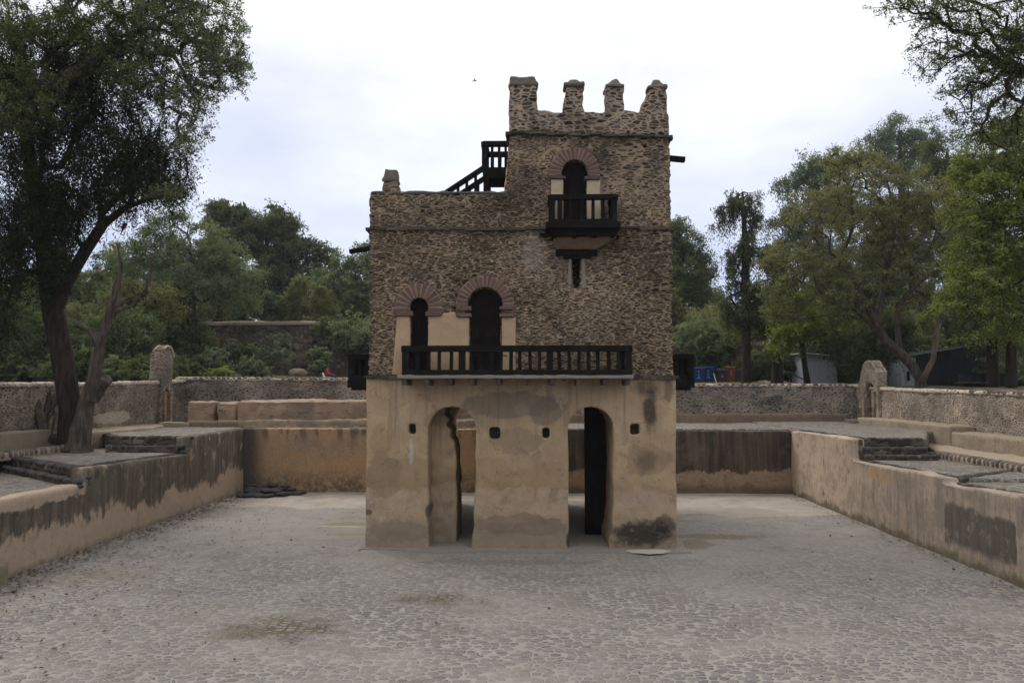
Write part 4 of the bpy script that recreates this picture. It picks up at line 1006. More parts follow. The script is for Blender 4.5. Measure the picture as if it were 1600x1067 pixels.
imposts([(619, 646, 487, 494)], 'voussoir'); imposts([(665.5, 690, 487, 494)], 'voussoir')
imposts([(714, 737, 479, 485.5), (714, 737, 490, 496)], 'voussoir'); imposts([(780.5, 803, 479, 484), (780.5, 803, 490, 496)], 'voussoir')
imposts([(860, 884, 277, 280.5)], 'course'); imposts([(913, 937, 277, 282)], 'course')
def panel(name, poly, mat, y=22.955, th=.14, seed=1):
    m = MB(); m.prism(fp(poly, y), (0, th, 0)); return obj(name, solid(m, voxel=.04, amp=.012, freq=4, amp2=.015, freq2=1.1, seed=seed), M[mat], house)
panel('plaster_jamb', [(613, 586), (640.5, 586), (640.5, 494), (620, 494), (618, 530)], 'jamb', seed=1)
panel('plaster_jamb', [(668.5, 586), (733, 586), (733, 496), (714, 496), (712, 487), (692, 489), (690, 494), (668.5, 494)], 'jamb', seed=2)
panel('plaster_jamb', [(783.5, 586), (806, 586), (806, 496), (783.5, 496)], 'jamb', seed=3)
panel('plaster_jamb', [(860, 350), (880, 350), (880, 280), (861, 280)], 'cream', seed=4); panel('plaster_jamb', [(917, 350), (939, 350), (937.5, 282), (917, 282)], 'cream', seed=5)
panel('plaster_jamb', [(886, 453), (893.5, 453), (892.5, 402), (888, 402)], 'slab', 22.97, .12, 6); panel('plaster_jamb', [(907.5, 453), (917, 453), (915, 402), (908, 402)], 'slab', 22.97, .12, 7)
mb = MB(); a, b = F(868, 401), F(933, 391); mb.mm((a.x, 22.9, a.z), (b.x, 23.2, b.z)); a, b = F(880, 405), F(924, 400); mb.mm((a.x, 22.94, a.z), (b.x, 23.3, b.z)); obj('window_lintel', mb, M['wood'], house, bevel=.01)
# wooden rain spouts
def beam(name, a, b, w, h): obj(name, MB().bar(a, b, w, h), M['wood'], house)
ysp = 24.0; q = lambda px, py: F(px, py, ysp)
beam('rain_spout', q(590, 386), q(546.5, 393.5), .2, .12); beam('rain_spout', q(1036, 247), q(1070, 250), .2, .14)

# ------------------------------------------------------------------ balconies
def railing(par, path, z0, z1, post=.2, bal=.1, step=.29, posts=None, rail_h=.17, low_h=.15, proud=.05):
    """path: list of (x,y) corners; post at each corner; rails, balusters between"""
    for k in range(len(path)-1):
        p, q = Vector((*path[k], 0)), Vector((*path[k+1], 0)); L = (q-p).length; t = (q-p)/L; up = Vector((0, 0, 1))
        obj('top_rail', MB().bar(p-t*proud+up*(z1-rail_h/2), q+t*proud+up*(z1-rail_h/2), post+.06, rail_h), M['wood'], par)
        obj('bottom_rail', MB().bar(p+up*(z0+low_h/2), q+up*(z0+low_h/2), post*.9, low_h), M['wood'], par)
        inner = sorted((posts or {}).get(k, [])); stops = [0] + inner + [L]
        for s in inner: obj('post', MB().bar(p+t*s+up*z0, p+t*s+up*(z1-rail_h), post, post*.9, t), M['wood'], par)
        for i in range(len(stops)-1):
            l = stops[i+1]-stops[i]; n = max(1, round(l/step))
            for j in range(1, n):
                s = stops[i]+l*j/n+RJ.uniform(-.02, .02); obj('baluster', MB().bar(p+t*s+up*(z0+low_h), p+t*(s+RJ.uniform(-.018, .018))+up*(z1-rail_h), bal*RJ.uniform(.88, 1.12), bal*RJ.uniform(.9, 1.1), t), M['wood'], par)
    for p in path: obj('post', MB().mm((p[0]-post/2, p[1]-post/2, z0), (p[0]+post/2, p[1]+post/2, z1-rail_h)), M['wood'], par)
RJ = random.Random(6)
yb_ = 22.1; G = lambda px, py, Y=yb_: atY(px, py, Y)
a, b = G(620, 592), G(990, 585)
bal = obj('balcony', solid(MB().mm((a.x, 22.0, a.z), (b.x, 22.99, b.z)), voxel=.04, amp=.015, freq=5, seed=5), M['slab'], house)
xa, xb = G(634.5, 560).x, G(981, 560).x
railing(bal, [(xa, 22.9), (xa, yb_), (xb, yb_), (xb, 22.9)], b.z-.02, G(800, 540).z, .2, .095, .285, {1: [G(722, 560).x-xa, G(859, 560).x-xa]})
for px in (632, 668, 702, 738, 779, 821, 862, 904, 946, 981):
    x = G(px, 597).x; j = MB().mm((x-.07, 22.08, a.z-.17), (x+.07, 23.0, a.z+.01)); obj('joist', j, M['bark_grey'], bal, bevel=.015)
# tower balcony
yb2 = 22.2; H_ = lambda px, py: atY(px, py, yb2)
a, b = H_(853, 357), H_(969, 347)
bal2 = obj('balcony', MB().mm((a.x, yb2-.12, a.z), (b.x, 23.02, b.z)), M['wood'], house, bevel=.01)
xa, xb = H_(862.5, 330).x, H_(959.5, 330).x
railing(bal2, [(xa, 22.95), (xa, yb2), (xb, yb2), (xb, 22.95)], b.z-.02, H_(900, 305).z, .16, .09, .31, {1: [H_(875, 330).x-xa]}, .13, .1)
a2, b2 = H_(858, 368), H_(966, 357); obj('skirt_board', MB().mm((a2.x, yb2+.05, a2.z), (b2.x, yb2+.13, b2.z+.02)), M['door'], bal2)
for px in (866, 898, 930, 958): x = H_(px, 362).x; obj('joist', MB().mm((x-.06, yb2+.1, a2.z-.02), (x+.06, 23.02, a2.z+.13)), M['wood'], bal2)
cb = MB(); p0, p1, p2, p3 = F(862, 374), F(962, 374), F(931, 391), F(870, 391)
cb.hexa([(p3.x, 22.86, p3.z), (p2.x, 22.86, p2.z), (p2.x, 23.2, p2.z), (p3.x, 23.2, p3.z)], [(p0.x, 22.5, p0.z), (p1.x, 22.5, p1.z), (p1.x, 23.2, p1.z), (p0.x, 23.2, p0.z)])
obj('corbel', solid(cb, voxel=.045, amp=.02, freq=4, seed=3), M['bench_dark'], bal2)
obj('support_beam', MB().bar(F(843, 368), F(967, 371.5), .3, .09), M['wood'], bal2)
# side balconies
def side_balcony(s, X, out, y0, y1):
    zt, zb = 5.62, 4.82; x1 = X+s*out
    bl = obj('balcony', MB().mm((X-s*.1, y0-.12, 4.58), (x1+s*.12, y1+.12, zb+.02)), M['wood'], house, bevel=.015)
    railing(bl, [(X+s*.08, y0), (x1, y0), (x1, y1), (X+s*.08, y1)], zb, zt, .2, .1, .30, {0: [out*.42]}, .17, .14)
    for k in range(5): y = y0+(y1-y0)*k/4; obj('joist', MB().mm((X-s*.1, y-.07, 4.50), (x1, y+.07, 4.6)), M['wood'], bl)
side_balcony(-1, -4.62, 1.05, 24.9, 27.6); side_balcony(1, 3.98, .92, 24.9, 27.6)
# wooden stair on the roof, climbing to a landing at the tower's side
def roof_stair():
    Y0, Y1 = 26.2, 27.4; K = lambda px, py, Y=Y0: atY(px, py, Y); zr = ZF(352)
    zl = K(770, 268).z; xa, xb = K(757, 240).x, F(797, 260).x+.1
    s = obj('roof_stair', MB().mm((xa-.05, Y0-.1, zl-.22), (xb, Y1+.1, zl)), M['wood'], house)
    railing(s, [(xb-.1, Y0), (xa, Y0), (xa, Y1), (xb-.1, Y1)], zl, K(770, 222).z, .17, .09, .27, None, .15, .12)
    for x in (xa+.06, xb-.15):
        for y in (Y0, Y1): obj('post', MB().mm((x-.09, y-.09, zr-.05), (x+.09, y+.09, zl-.1)), M['wood'], s)
    # the flight: stringers, treads, sloping handrail with balusters
    p, qd = K(757, 262), K(640, 339); dirv = Vector((qd.x-p.x, 0, qd.z-p.z)); k = (zr+.05+1.0-p.z)/dirv.z; e_ = Vector((p.x+dirv.x*k, Y0, zr+1.05))
    for y in (Y0, Y1):
        A, B = Vector((p.x, y, p.z)), Vector((e_.x, y, e_.z))
        obj('top_rail', MB().bar(A, B, .14, .16), M['wood'], s); obj('stringer', MB().bar(A-Vector((0, 0, .95)), B-Vector((0, 0, .95)), .1, .34), M['wood'], s)
        n = int((B-A).length/.34)
        for i in range(1, n+1): c_ = A+(B-A)*i/n; obj('baluster', MB().bar(c_, c_-Vector((0, 0, .95)), .14, .09, (1, 0, 0)), M['wood'], s)
    n = 13
    for i in range(n): t = (i+.5)/n; c_ = p+(e_-p)*t; obj('tread', MB().mm((c_.x-.15, Y0, c_.z-.98), (c_.x+.15, Y1, c_.z-.93)), M['wood'], s)
    obj('cross_beam', MB().bar(K(757, 275), K(800, 276), .16, .2), M['wood'], s)
roof_stair()
# flared plaster strip up the tower's corner over the roof
m = MB(); m.prism(fp([(786.5, 306), (798.5, 306), (798.5, 214), (797, 214), (792, 255)], 23.03), (0, .7, 0)); obj('corner_render', solid(m, voxel=.04, amp=.02, freq=4, seed=3), M['jamb'], house)

# ================================================================== SMALL THINGS
# dark flat stones heaped in the far left corner of the pool
rng = random.Random(12); protos = []
for k in range(5):
    mb = MB(); mb.stone((0, 0, .06), (.62, .42, .14), random.Random(k), 0, .7, .1); o = obj('flat_stone', mb, M['slate'], smooth=True)
    tag(o, 'dark flat stone in the heap at the corner of the pool', 'stone', 'flat stones heaped in the pool corner'); protos.append(o)
spots = []
for row, (Y, x0, x1, n, z) in enumerate(((33.35, -12.35, -10.9, 4, 0), (33.75, -12.4, -10.3, 5, 0), (34.15, -12.4, -9.9, 6, 0), (34.55, -12.4, -9.7, 6, 0.0), (33.95, -12.3, -10.6, 4, .12), (34.35, -12.3, -10.1, 5, .13), (34.6, -12.3, -10.6, 4, .26))):
    for i in range(n): spots.append((x0+(x1-x0)*(i+rng.uniform(.3, .7))/n, Y+rng.uniform(-.08, .08), z+rng.uniform(0, .03)))
for i, sp_ in enumerate(spots):
    o = protos[i] if i < 5 else copy_tree(protos[rng.randrange(5)])
    o.location = sp_; o.rotation_euler = (rng.uniform(-.1, .1), rng.uniform(-.1, .1), rng.uniform(0, 6.28)); k = rng.uniform(.75, 1.25); o.scale = (k, k, rng.uniform(.8, 1.3))
# loose pebbles on the floor
pp = obj('pebble', MB().stone((0, 0, .03), (.13, .1, .07), random.Random(3), 0, .7, .15), M['slate'], smooth=True); tag(pp, 'dark pebble lying loose on the pool floor', 'stone', 'loose pebbles on the pool floor')
for i, (px, py) in enumerate(((1259, 820), (1297, 837), (1310, 818), (1425, 879), (1490, 890), (1331, 838), (858, 950), (20, 925), (455, 844), (405, 812), (1270, 862), (505, 855), (1360, 905))):
    q = atZ(px, py, 0); o = pp if i == 0 else copy_tree(pp); o.location = q; o.rotation_euler = (0, 0, i*1.7); k = .35+.35*((i*37) % 10)/10; o.scale = (k, k, k)

def G0(px, py, Y): p = atY(px, py, Y); return p.x, hills_z(p.x, Y)
# bins against the far retaining wall
def bin_(label, px, Y, w, h, mat, mark=None, wheels=True):
    x, z = G0(px, 598, Y); r = thing('litter_bin', label, 'bin', (x, Y, z))
    obj('body', MB().hexa([(x-w*.42, Y-w*.4, z+.08), (x+w*.42, Y-w*.4, z+.08), (x+w*.42, Y+w*.4, z+.08), (x-w*.42, Y+w*.4, z+.08)], [(x-w*.5, Y-w*.48, z+h*.9), (x+w*.5, Y-w*.48, z+h*.9), (x+w*.5, Y+w*.48, z+h*.9), (x-w*.5, Y+w*.48, z+h*.9)]), M[mat], r, bevel=.02)
    obj('lid', MB().hexa([(x-w*.53, Y-w*.53, z+h*.9), (x+w*.53, Y-w*.53, z+h*.9), (x+w*.53, Y+w*.5, z+h*.9), (x-w*.53, Y+w*.5, z+h*.9)], [(x-w*.5, Y-w*.4, z+h*.96), (x+w*.5, Y-w*.4, z+h*.96), (x+w*.46, Y+w*.48, z+h), (x-w*.46, Y+w*.48, z+h)]), M[mat], r, bevel=.015)
    for s in (-1, 1): obj('wheel', MB().tube([(x+s*w*.36, Y+w*.42, z+.1), (x+s*w*.46, Y+w*.42, z+.1)], .1, 12), M['black'], r)
    if mark:
        mb = MB()
        for (u0, v0, u1, v1) in mark: mb.bar((x+u0*w, Y-w*.475, z+v0*h), (x+u1*w, Y-w*.475, z+v1*h), .02, .07, (0, 0, 1))
        obj('emblem', mb, M['faded'], r)
mk = [(-.12, .35, .12, .35), (-.1, .5, .1, .5), (0, .3, 0, .72), (-.14, .25, .0, .36), (.14, .25, 0, .36), (-.06, .72, .06, .72)]
bin_('blue wheeled bin nearer the tower, with a white emblem', 1090, 61.0, .95, 1.22, 'blue', mk)
bin_('blue wheeled bin beside the dark bins, with a white emblem', 1104.5, 61.4, 1.0, 1.28, 'blue', mk)
bin_('orange bin standing between two dark bins', 1141, 61.5, .72, 1.3, 'orange', [(-.1, .5, .1, .5), (0, .4, 0, .75), (-.1, .68, .1, .68)])
bin_('dark bin left of the orange bin', 1127, 61.5, .8, 1.08, 'black', [(-.12, .45, .12, .45), (0, .35, 0, .6)]); bin_('dark bin right of the orange bin, by the tree trunk', 1154, 61.6, .75, 1.08, 'black')
x, z = G0(1119, 598, 59.5); o = obj('pole', MB().tube([(x+.1, 59.5, z-.2), (x-.15, 59.6, z+.75)], .03, 8), M['white'], loc=(x, 59.5, z)); tag(o, 'thin pale stick leaning beside the dark bin', 'stick')
# sheds
def shed(label, px0, px1, Y, depth, zl, zr_, wmat, rmat, over=.25, door_=None, window=None):
    x0, x1 = atY(px0, 600, Y).x, atY(px1, 600, Y).x; z0 = min(hills_z(x0, Y), hills_z(x1, Y))-.3; r = thing('metal_shed', label, 'shed', ((x0+x1)/2, Y, z0))
    obj('walls', MB().hexa([(x0, Y, z0), (x1, Y, z0), (x1, Y+depth, z0), (x0, Y+depth, z0)], [(x0, Y, zl), (x1, Y, zr_), (x1, Y+depth, zr_), (x0, Y+depth, zl)]), M[wmat], r)
    k = (zr_-zl)/(x1-x0); e0, e1 = zl-k*over, zr_+k*over
    obj('roof', MB().hexa([(x0-over, Y-over, e0+.01), (x1+over, Y-over, e1+.01), (x1+over, Y+depth+over, e1+.01), (x0-over, Y+depth+over, e0+.01)], [(x0-over, Y-over, e0+.07), (x1+over, Y-over, e1+.07), (x1+over, Y+depth+over, e1+.07), (x0-over, Y+depth+over, e0+.07)]), M[rmat], r)
    if window:
        a, b = atY(window[0], window[3], Y), atY(window[2], window[1], Y); fr = obj('window', MB().mm((a.x-.06, Y-.05, a.z-.06), (b.x+.06, Y+.02, b.z+.06)), M['tin_grey'], r); obj('pane', MB().mm((a.x, Y-.07, a.z), (b.x, Y-.052, b.z)), M['hole'], fr)
    if door_:
        a, b = atY(door_[0], door_[3], Y), atY(door_[2], door_[1], Y); obj('door', MB().mm((a.x, Y-.06, a.z), (b.x, Y+.02, b.z)), M['door'], r)
    for px in np.arange(px0+6, px1, 14): x = atY(px, 600, Y).x; obj('seam', MB().mm((x-.015, Y-.02, z0), (x+.015, Y+.01, min(zl, zr_)-.05)), M[wmat], r)
shed('pale grey corrugated shed right of the dark tree trunks', 1262, 1308, 57.5, 4, atY(1262, 553, 57.5).z, atY(1308, 557, 57.5).z, 'tin_grey', 'tin_roof', .3)
shed('low open lean-to beside the pale grey shed', 1309, 1332, 58.2, 2.6, atY(1309, 570, 58).z, atY(1332, 573, 58).z, 'door', 'tin_roof', .15)
shed('dark blue grey shed with a sloping roof behind the leaning tree', 1434, 1534, 52.5, 5, atY(1434, 556, 52.5).z, atY(1534, 540, 52.5).z, 'tin_blue', 'tin_blue', .2)
shed('narrow grey shed with a small window beside the dark shed', 1409, 1432, 52.2, 3, atY(1409, 560, 52.2).z, atY(1432, 558, 52.2).z, 'tin_grey', 'tin_blue', .08, window=(1416.5, 580, 1420.5, 595))
shed('small grey shed half hidden behind the right gate arch', 1366, 1392, 54, 3, atY(1366, 567, 54).z, atY(1392, 564, 54).z, 'tin_grey', 'tin_roof', .1)
# table and drums by the dark shed
x, z = G0(1515, 600, 50); zt = atY(1515, 597, 50).z; tb = thing('wooden_table', 'long plank table in front of the dark shed', 'table', (x, 50, z))
xa, xb = atY(1497, 597, 50).x, atY(1540, 597, 50).x; obj('table_top', MB().mm((xa, 49.6, zt-.05), (xb, 50.5, zt)), M['bark_pale'], tb)
for xx in (xa+.1, xb-.1):
    for yy in (49.7, 50.4): obj('leg', MB().mm((xx-.04, yy-.04, z-.1), (xx+.04, yy+.04, zt-.05)), M['bark_dark'], tb)
for i, px in enumerate((1509, 1531, 1562)):
    xx = atY(px, 600, 50.9).x; zz = hills_z(xx, 50.9); o = obj('metal_drum', MB().lathe((xx, 50.9, zz), [(.4, 0), (.42, .02), (.4, .04), (.4, .3), (.42, .32), (.4, .34), (.4, .6), (.42, .62), (.4, .64), (.4, .86), (.42, .88), (.36, .88)], 18), M['tin_blue'], loc=(xx, 50.9, zz), smooth=False)
    tag(o, ('dark drum under the left end of the plank table', 'dark drum under the right end of the plank table', 'dark drum standing apart beside a thick trunk')[i], 'drum')
# rubble and planks at the foot of the far wall
for i, (px, Y, d, lab, mt) in enumerate(((1212, 60, (2.6, .8, .35), 'long heap of reddish rubble behind the boundary wall', 'bench'), (1196, 61, (1.4, .7, .4), 'small heap of earth beside the dark trunks', 'sand'))):
    x, z = G0(px, 598, Y); o = obj('rubble_heap', MB().stone((x, Y, z), d, random.Random(i+2), 0, .9, .2), M[mt], loc=(x, Y, z)); tag(o, lab, 'heap')
x, z = G0(1252, 594, 58); o = obj('plank', MB().bar((x-.7, 58, z+.75), (x+.7, 58.3, z+.15), .2, .05), M['bark_pale'], loc=(x, 58, z)); tag(o, 'pale plank leaning by the grey shed', 'plank')
x, z = G0(466, 580, 64.3); o = obj('boulder', MB().stone((x, 64.3, z+.3), (1.5, .8, .7), random.Random(9), .1, .8, .15), M['bench'], loc=(x, 64.3, z)); tag(o, 'long grey boulder lying under the far left wall', 'boulder')
# bird in the sky
p = atY(742, 127, 70); bd = thing('bird', 'small dark bird in flight above the roof', 'bird', p)
bv = MB(); bv.tube([(p.x-.17, p.y, p.z), (p.x-.08, p.y, p.z+.01), (p.x+.04, p.y, p.z+.02), (p.x+.12, p.y, p.z+.035), (p.x+.17, p.y, p.z+.03)], [.012, .045, .05, .03, .008], 8)
for s in (-1, 1): bv.prism([(p.x+.06, p.y+s*.03, p.z+.03), (p.x-.04, p.y+s*.03, p.z+.03), (p.x-.1, p.y+s*.2, p.z+.1), (p.x-.08, p.y+s*.34, p.z+.07), (p.x+.0, p.y+s*.2, p.z+.1)], (0, 0, .012))
bv.prism([(p.x-.15, p.y-.02, p.z), (p.x-.15, p.y+.02, p.z), (p.x-.27, p.y+.05, p.z-.01), (p.x-.27, p.y-.05, p.z-.01)], (0, 0, .01)); obj('body', bv, M['feather'], bd, smooth=False)

# dead leaves and grit swept along the foot of the left wall and over the floor
def litter():
    r = random.Random(31); mb = MB()
    def bit(x, y, k):
        a = r.uniform(0, 6.28); L = r.uniform(.03, .075)*k; w = L*r.uniform(.35, .6); z = .022+r.uniform(0, .02); ca, sa = math.cos(a), math.sin(a)
        mb.add([(x-ca*L, y-sa*L, z), (x+sa*w, y-ca*w, z+r.uniform(0, .02)), (x+ca*L, y+sa*L, z+r.uniform(0, .03)), (x-sa*w, y+ca*w, z+r.uniform(0, .02))], [(0, 1, 2, 3)])
    for _ in range(1500): bit(XL+.06+abs(r.gauss(0, .55)), r.uniform(12, 34.5), 1)
    for _ in range(900): bit(XL+.2+abs(r.gauss(0, 2.6)), r.uniform(12, 30), .8)
    for _ in range(260): bit(XR-.06-abs(r.gauss(0, .35)), r.uniform(12, 34), .8)
    for _ in range(260): bit(r.uniform(XL, XR), r.uniform(12, 22), .55)
    o = obj('leaf_litter', mb, stonework('dead_leaf', [(.05, .035, .022), (.10, .065, .035), (.03, .024, .018), (.14, .095, .05)], .3)); tag(o, 'dead leaves and grit scattered over the pool floor by the walls', 'leaf litter', kind='stuff')
litter()
# ================================================================== THE SITTING PERSON
def skin_mesh(chains, sub=2):
    """chains: lists of (x,y,z,r); joints shared by coordinates; grown with Skin + Subdivision"""
    verts, rad, idx, edges = [], [], {}, []
    for ch in chains:
        prev = None
        for x, y, z, r in ch:
            key = (round(x, 4), round(y, 4), round(z, 4))
            if key not in idx: idx[key] = len(verts); verts.append((x, y, z)); rad.append(r)
            i = idx[key]
            if prev is not None and prev != i: edges.append((prev, i))
            prev = i
    me = bpy.data.meshes.new('t'); me.from_pydata(verts, edges, []); o = bpy.data.objects.new('t', me); COL.objects.link(o)
    md = o.modifiers.new('s', 'SKIN'); md.use_smooth_shade = True; md2 = o.modifiers.new('u', 'SUBSURF'); md2.levels = sub; md2.render_levels = sub
    if not me.skin_vertices: me.skin_vertices.new()
    for i, r in enumerate(rad):
        sv = me.skin_vertices[0].data[i]; sv.radius = (r, r); sv.use_root = (i == 0)
    dg = bpy.context.evaluated_depsgraph_get(); dg.update(); out = bpy.data.meshes.new_from_object(o.evaluated_get(dg))
    bpy.data.objects.remove(o); bpy.data.meshes.remove(me); out.polygons.foreach_set('use_smooth', [True]*len(out.polygons)); return out
def person():
    Y = 52.0; x0 = atY(512, 590, Y).x; z0 = hills_z(x0, Y)
    # a white plastic chair seen from the side, the sitter facing right
    ch = thing('plastic_chair', 'white plastic chair under the sitting person beyond the far wall', 'chair', (x0, Y, z0)); sz = z0+.45
    obj('seat', MB().mm((x0-.22, Y-.22, sz-.03), (x0+.24, Y+.22, sz)), M['white'], ch, bevel=.01)
    obj('backrest', MB().bar((x0-.22, Y, sz), (x0-.33, Y, sz+.42), .42, .03, (0, 1, 0)) if False else MB().hexa([(x0-.24, Y-.21, sz), (x0-.21, Y-.21, sz), (x0-.21, Y+.21, sz), (x0-.24, Y+.21, sz)], [(x0-.34, Y-.2, sz+.3), (x0-.31, Y-.2, sz+.3), (x0-.31, Y+.2, sz+.3), (x0-.34, Y+.2, sz+.3)]), M['white'], ch)
    for sx in (-1, 1):
        for sy in (-1, 1): obj('leg', MB().bar((x0+sx*.2, Y+sy*.19, sz-.02), (x0+sx*.25, Y+sy*.22, z0-.02), .045, .045), M['white'], ch)
    p = thing('person', 'person in a red shirt and blue jeans sitting beyond the far wall', 'person', (x0, Y, z0)); X, Z = x0, sz
    P = lambda x, y, z, r: (X+x, Y+y, Z+z, r)
    pelvis = P(-.05, 0, .1, .15); chest = P(-.02, 0, .42, .15); neck = P(.03, 0, .56, .06); head = P(.06, 0, .66, .085); crown = P(.07, 0, .76, .085)
    chains = [[pelvis, P(-.06, 0, .25, .135), chest, neck, head, crown]]
    for s in (-1, 1):
        chains.append([pelvis, P(.08, s*.1, .09, .09), P(.42, s*.13, .11, .07), P(.46+.1*(s > 0), s*.13, -.1, .055), P(.5+.18*(s > 0), s*.13, -.36, .042), P(.62+.18*(s > 0), s*.14, -.40, .04)])
        sh = P(-.01, s*.19, .46, .06); el = P(.1, s*.24, .22, .045); wr = P(.3, s*.16, .16, .034); pa = P(.37, s*.15, .155, .036)
        chains.append([chest, sh, el, wr, pa])
        for k in range(4): q = (k-1.5)*.02; chains.append([pa, P(.42, s*.15+q, .15, .012), P(.45+.01*(k in (1, 2)), s*.15+q, .125, .010)])
        chains.append([pa, P(.38, s*.15-s*.04, .15, .013), P(.41, s*.15-s*.055, .135, .011)])
    me = skin_mesh(chains)
    for m in ('skin', 'red', 'denim', 'black'): me.materials.append(M[m])
    for f in me.polygons:
        c = f.center; dz, dx = c.z-Z, c.x-X
        f.material_index = 0
        if dz < .2 and dx < .66 and dz > -.37 and not (dx > .2 and dz > .1 and False): f.material_index = 2
        if dz < -.33: f.material_index = 3
        if dz > .165 and dz < .53 and dx < .22: f.material_index = 1
        if dx > .3 and dz > .13 and abs(c.y-Y) > .1 and dx < .5 and dz > .145: f.material_index = 0
    b = link('body', me, None, p)
    h = MB(); h.stone((X+.045, Y, Z+.765), (.2, .19, .16), random.Random(2), 0, .95, .04); obj('hair', h, M['hair'], p, smooth=True)
    fc = MB()
    for s in (-1, 1): fc.stone((X+.135, Y+s*.032, Z+.715), (.018, .026, .014), random.Random(1)); fc.stone((X+.06, Y+s*.09, Z+.7), (.045, .02, .06), random.Random(3))
    fc.stone((X+.15, Y, Z+.69), (.035, .03, .045), random.Random(4)); fc.stone((X+.135, Y, Z+.655), (.015, .045, .012), random.Random(5)); obj('face', fc, M['skin'], p, smooth=True)
person()
# ================================================================== TREES AND SHRUBS
LEAF = dict(
    juniper=leaf('juniper_leaves', (.018, .024, .012), (.036, .046, .021), (.066, .08, .034), .3),
    light=leaf('light_leaves', (.05, .065, .025), (.095, .115, .042), (.16, .165, .06), .45),
    willow=leaf('grey_green_leaves', (.105, .13, .08), (.17, .205, .12), (.235, .265, .155), .4),
    dark=leaf('dark_leaves', (.06, .07, .042), (.105, .12, .068), (.155, .17, .09), .4),
    brown=leaf('brown_green_leaves', (.17, .155, .085), (.23, .22, .11), (.29, .285, .14), .45),
    bright=leaf('bright_green_leaves', (.15, .19, .04), (.225, .265, .065), (.29, .325, .095), .45),
    euc=leaf('eucalyptus_leaves', (.09, .115, .088), (.15, .185, .135), (.21, .245, .175), .35),
    mid=leaf('mid_green_leaves', (.065, .085, .042), (.115, .14, .066), (.17, .195, .09), .4),
    olive=leaf('olive_leaves', (.085, .105, .07), (.14, .165, .11), (.20, .225, .15), .35),
    yellow=leaf('yellow_leaves', (.09, .085, .03), (.16, .135, .04), (.22, .17, .045), .4),
)
def leaf_mesh(name, pts, size, aspect, rs, droop=0.0, tint=None, out=None):
    """rhombic leaf blades at pts; blades turn their faces outwards and up, drooping ones hang"""
    n = len(pts)
    if droop > .8:
        u = rs.normal(size=(n, 3)); u[:, 2] = u[:, 2]*.7 - droop; u /= np.linalg.norm(u, axis=1)[:, None]+1e-9; w = rs.normal(size=(n, 3))
    else:
        w = rs.normal(size=(n, 3))*.62; w[:, 2] += .62-droop*.4
        if out is not None: w += out*.5
        w /= np.linalg.norm(w, axis=1)[:, None]+1e-9
        u = np.cross(w, rs.normal(size=(n, 3))); u /= np.linalg.norm(u, axis=1)[:, None]+1e-9
    v = np.cross(u, w); v /= np.linalg.norm(v, axis=1)[:, None]+1e-9
    L = size*rs.uniform(.6, 1.35, n)[:, None]; Wd = L*aspect
    V = np.empty((n, 4, 3)); V[:, 0] = pts-u*L*.5; V[:, 1] = pts+v*Wd*.5-u*L*.05; V[:, 2] = pts+u*L*.5; V[:, 3] = pts-v*Wd*.5-u*L*.05
    me = bpy.data.meshes.new(name); me.vertices.add(n*4); me.vertices.foreach_set('co', V.ravel())
    me.loops.add(n*4); me.loops.foreach_set('vertex_index', np.arange(n*4, dtype=np.int32))
    me.polygons.add(n); me.polygons.foreach_set('loop_start', np.arange(0, n*4, 4, dtype=np.int32))
    try: me.polygons.foreach_set('loop_total', np.full(n, 4, dtype=np.int32))
    except Exception: pass
    me.update(calc_edges=True)
    a = me.attributes.new('tint', 'FLOAT', 'FACE'); a.data.foreach_set('value', np.clip(tint, 0, 1).astype(np.float32))
    return me

def grow(trunks, attr, rs, alpha=.3, seg=.8, jit=.12, grav=0.0):
    """connect attractor points to the trunk polylines; returns nodes, parents"""
    N, par, plen, fork = [], [], [], []
    for tr, start in trunks:                    # tr: list of points, joined to node index 'start' (or None)
        prev = start
        for k, p in enumerate(tr):
            p = np.array(p, float)
            if k == 0 and start is not None and np.linalg.norm(p-N[start]) < 1e-6: continue
            N.append(p); par.append(-1 if prev is None else prev); plen.append(0 if prev is None else plen[prev]+np.linalg.norm(p-N[prev]))
            fork.append(k >= max(1, len(tr)*.35) or start is not None); prev = len(N)-1
    ntr = len(N); top = N[-1]
    order = np.argsort([min(np.linalg.norm(a-N[i]) for i in range(ntr) if fork[i]) for a in attr]); tips = []
    for ai in order:
        a = attr[ai]; A = np.array(N); d = np.linalg.norm(A-a, axis=1); cost = d + alpha*np.array(plen)
        cost[[i for i in range(ntr) if not fork[i]]] += 1e3
        k = int(np.argmin(cost)); D = d[k]; m = max(1, int(D/seg)); prev = k; base = A[k]
        for j in range(1, m+1):
            t = j/m; p = base+(a-base)*t
            if j < m: p = p + rs.normal(size=3)*jit*D*.35*math.sin(math.pi*t)
            p = p + np.array([0, 0, grav*D*math.sin(math.pi*t)])
            N.append(p); par.append(prev); plen.append(plen[prev]+D/m); fork.append(True); prev = len(N)-1
        tips.append(prev)
    return np.array(N), par, tips, ntr

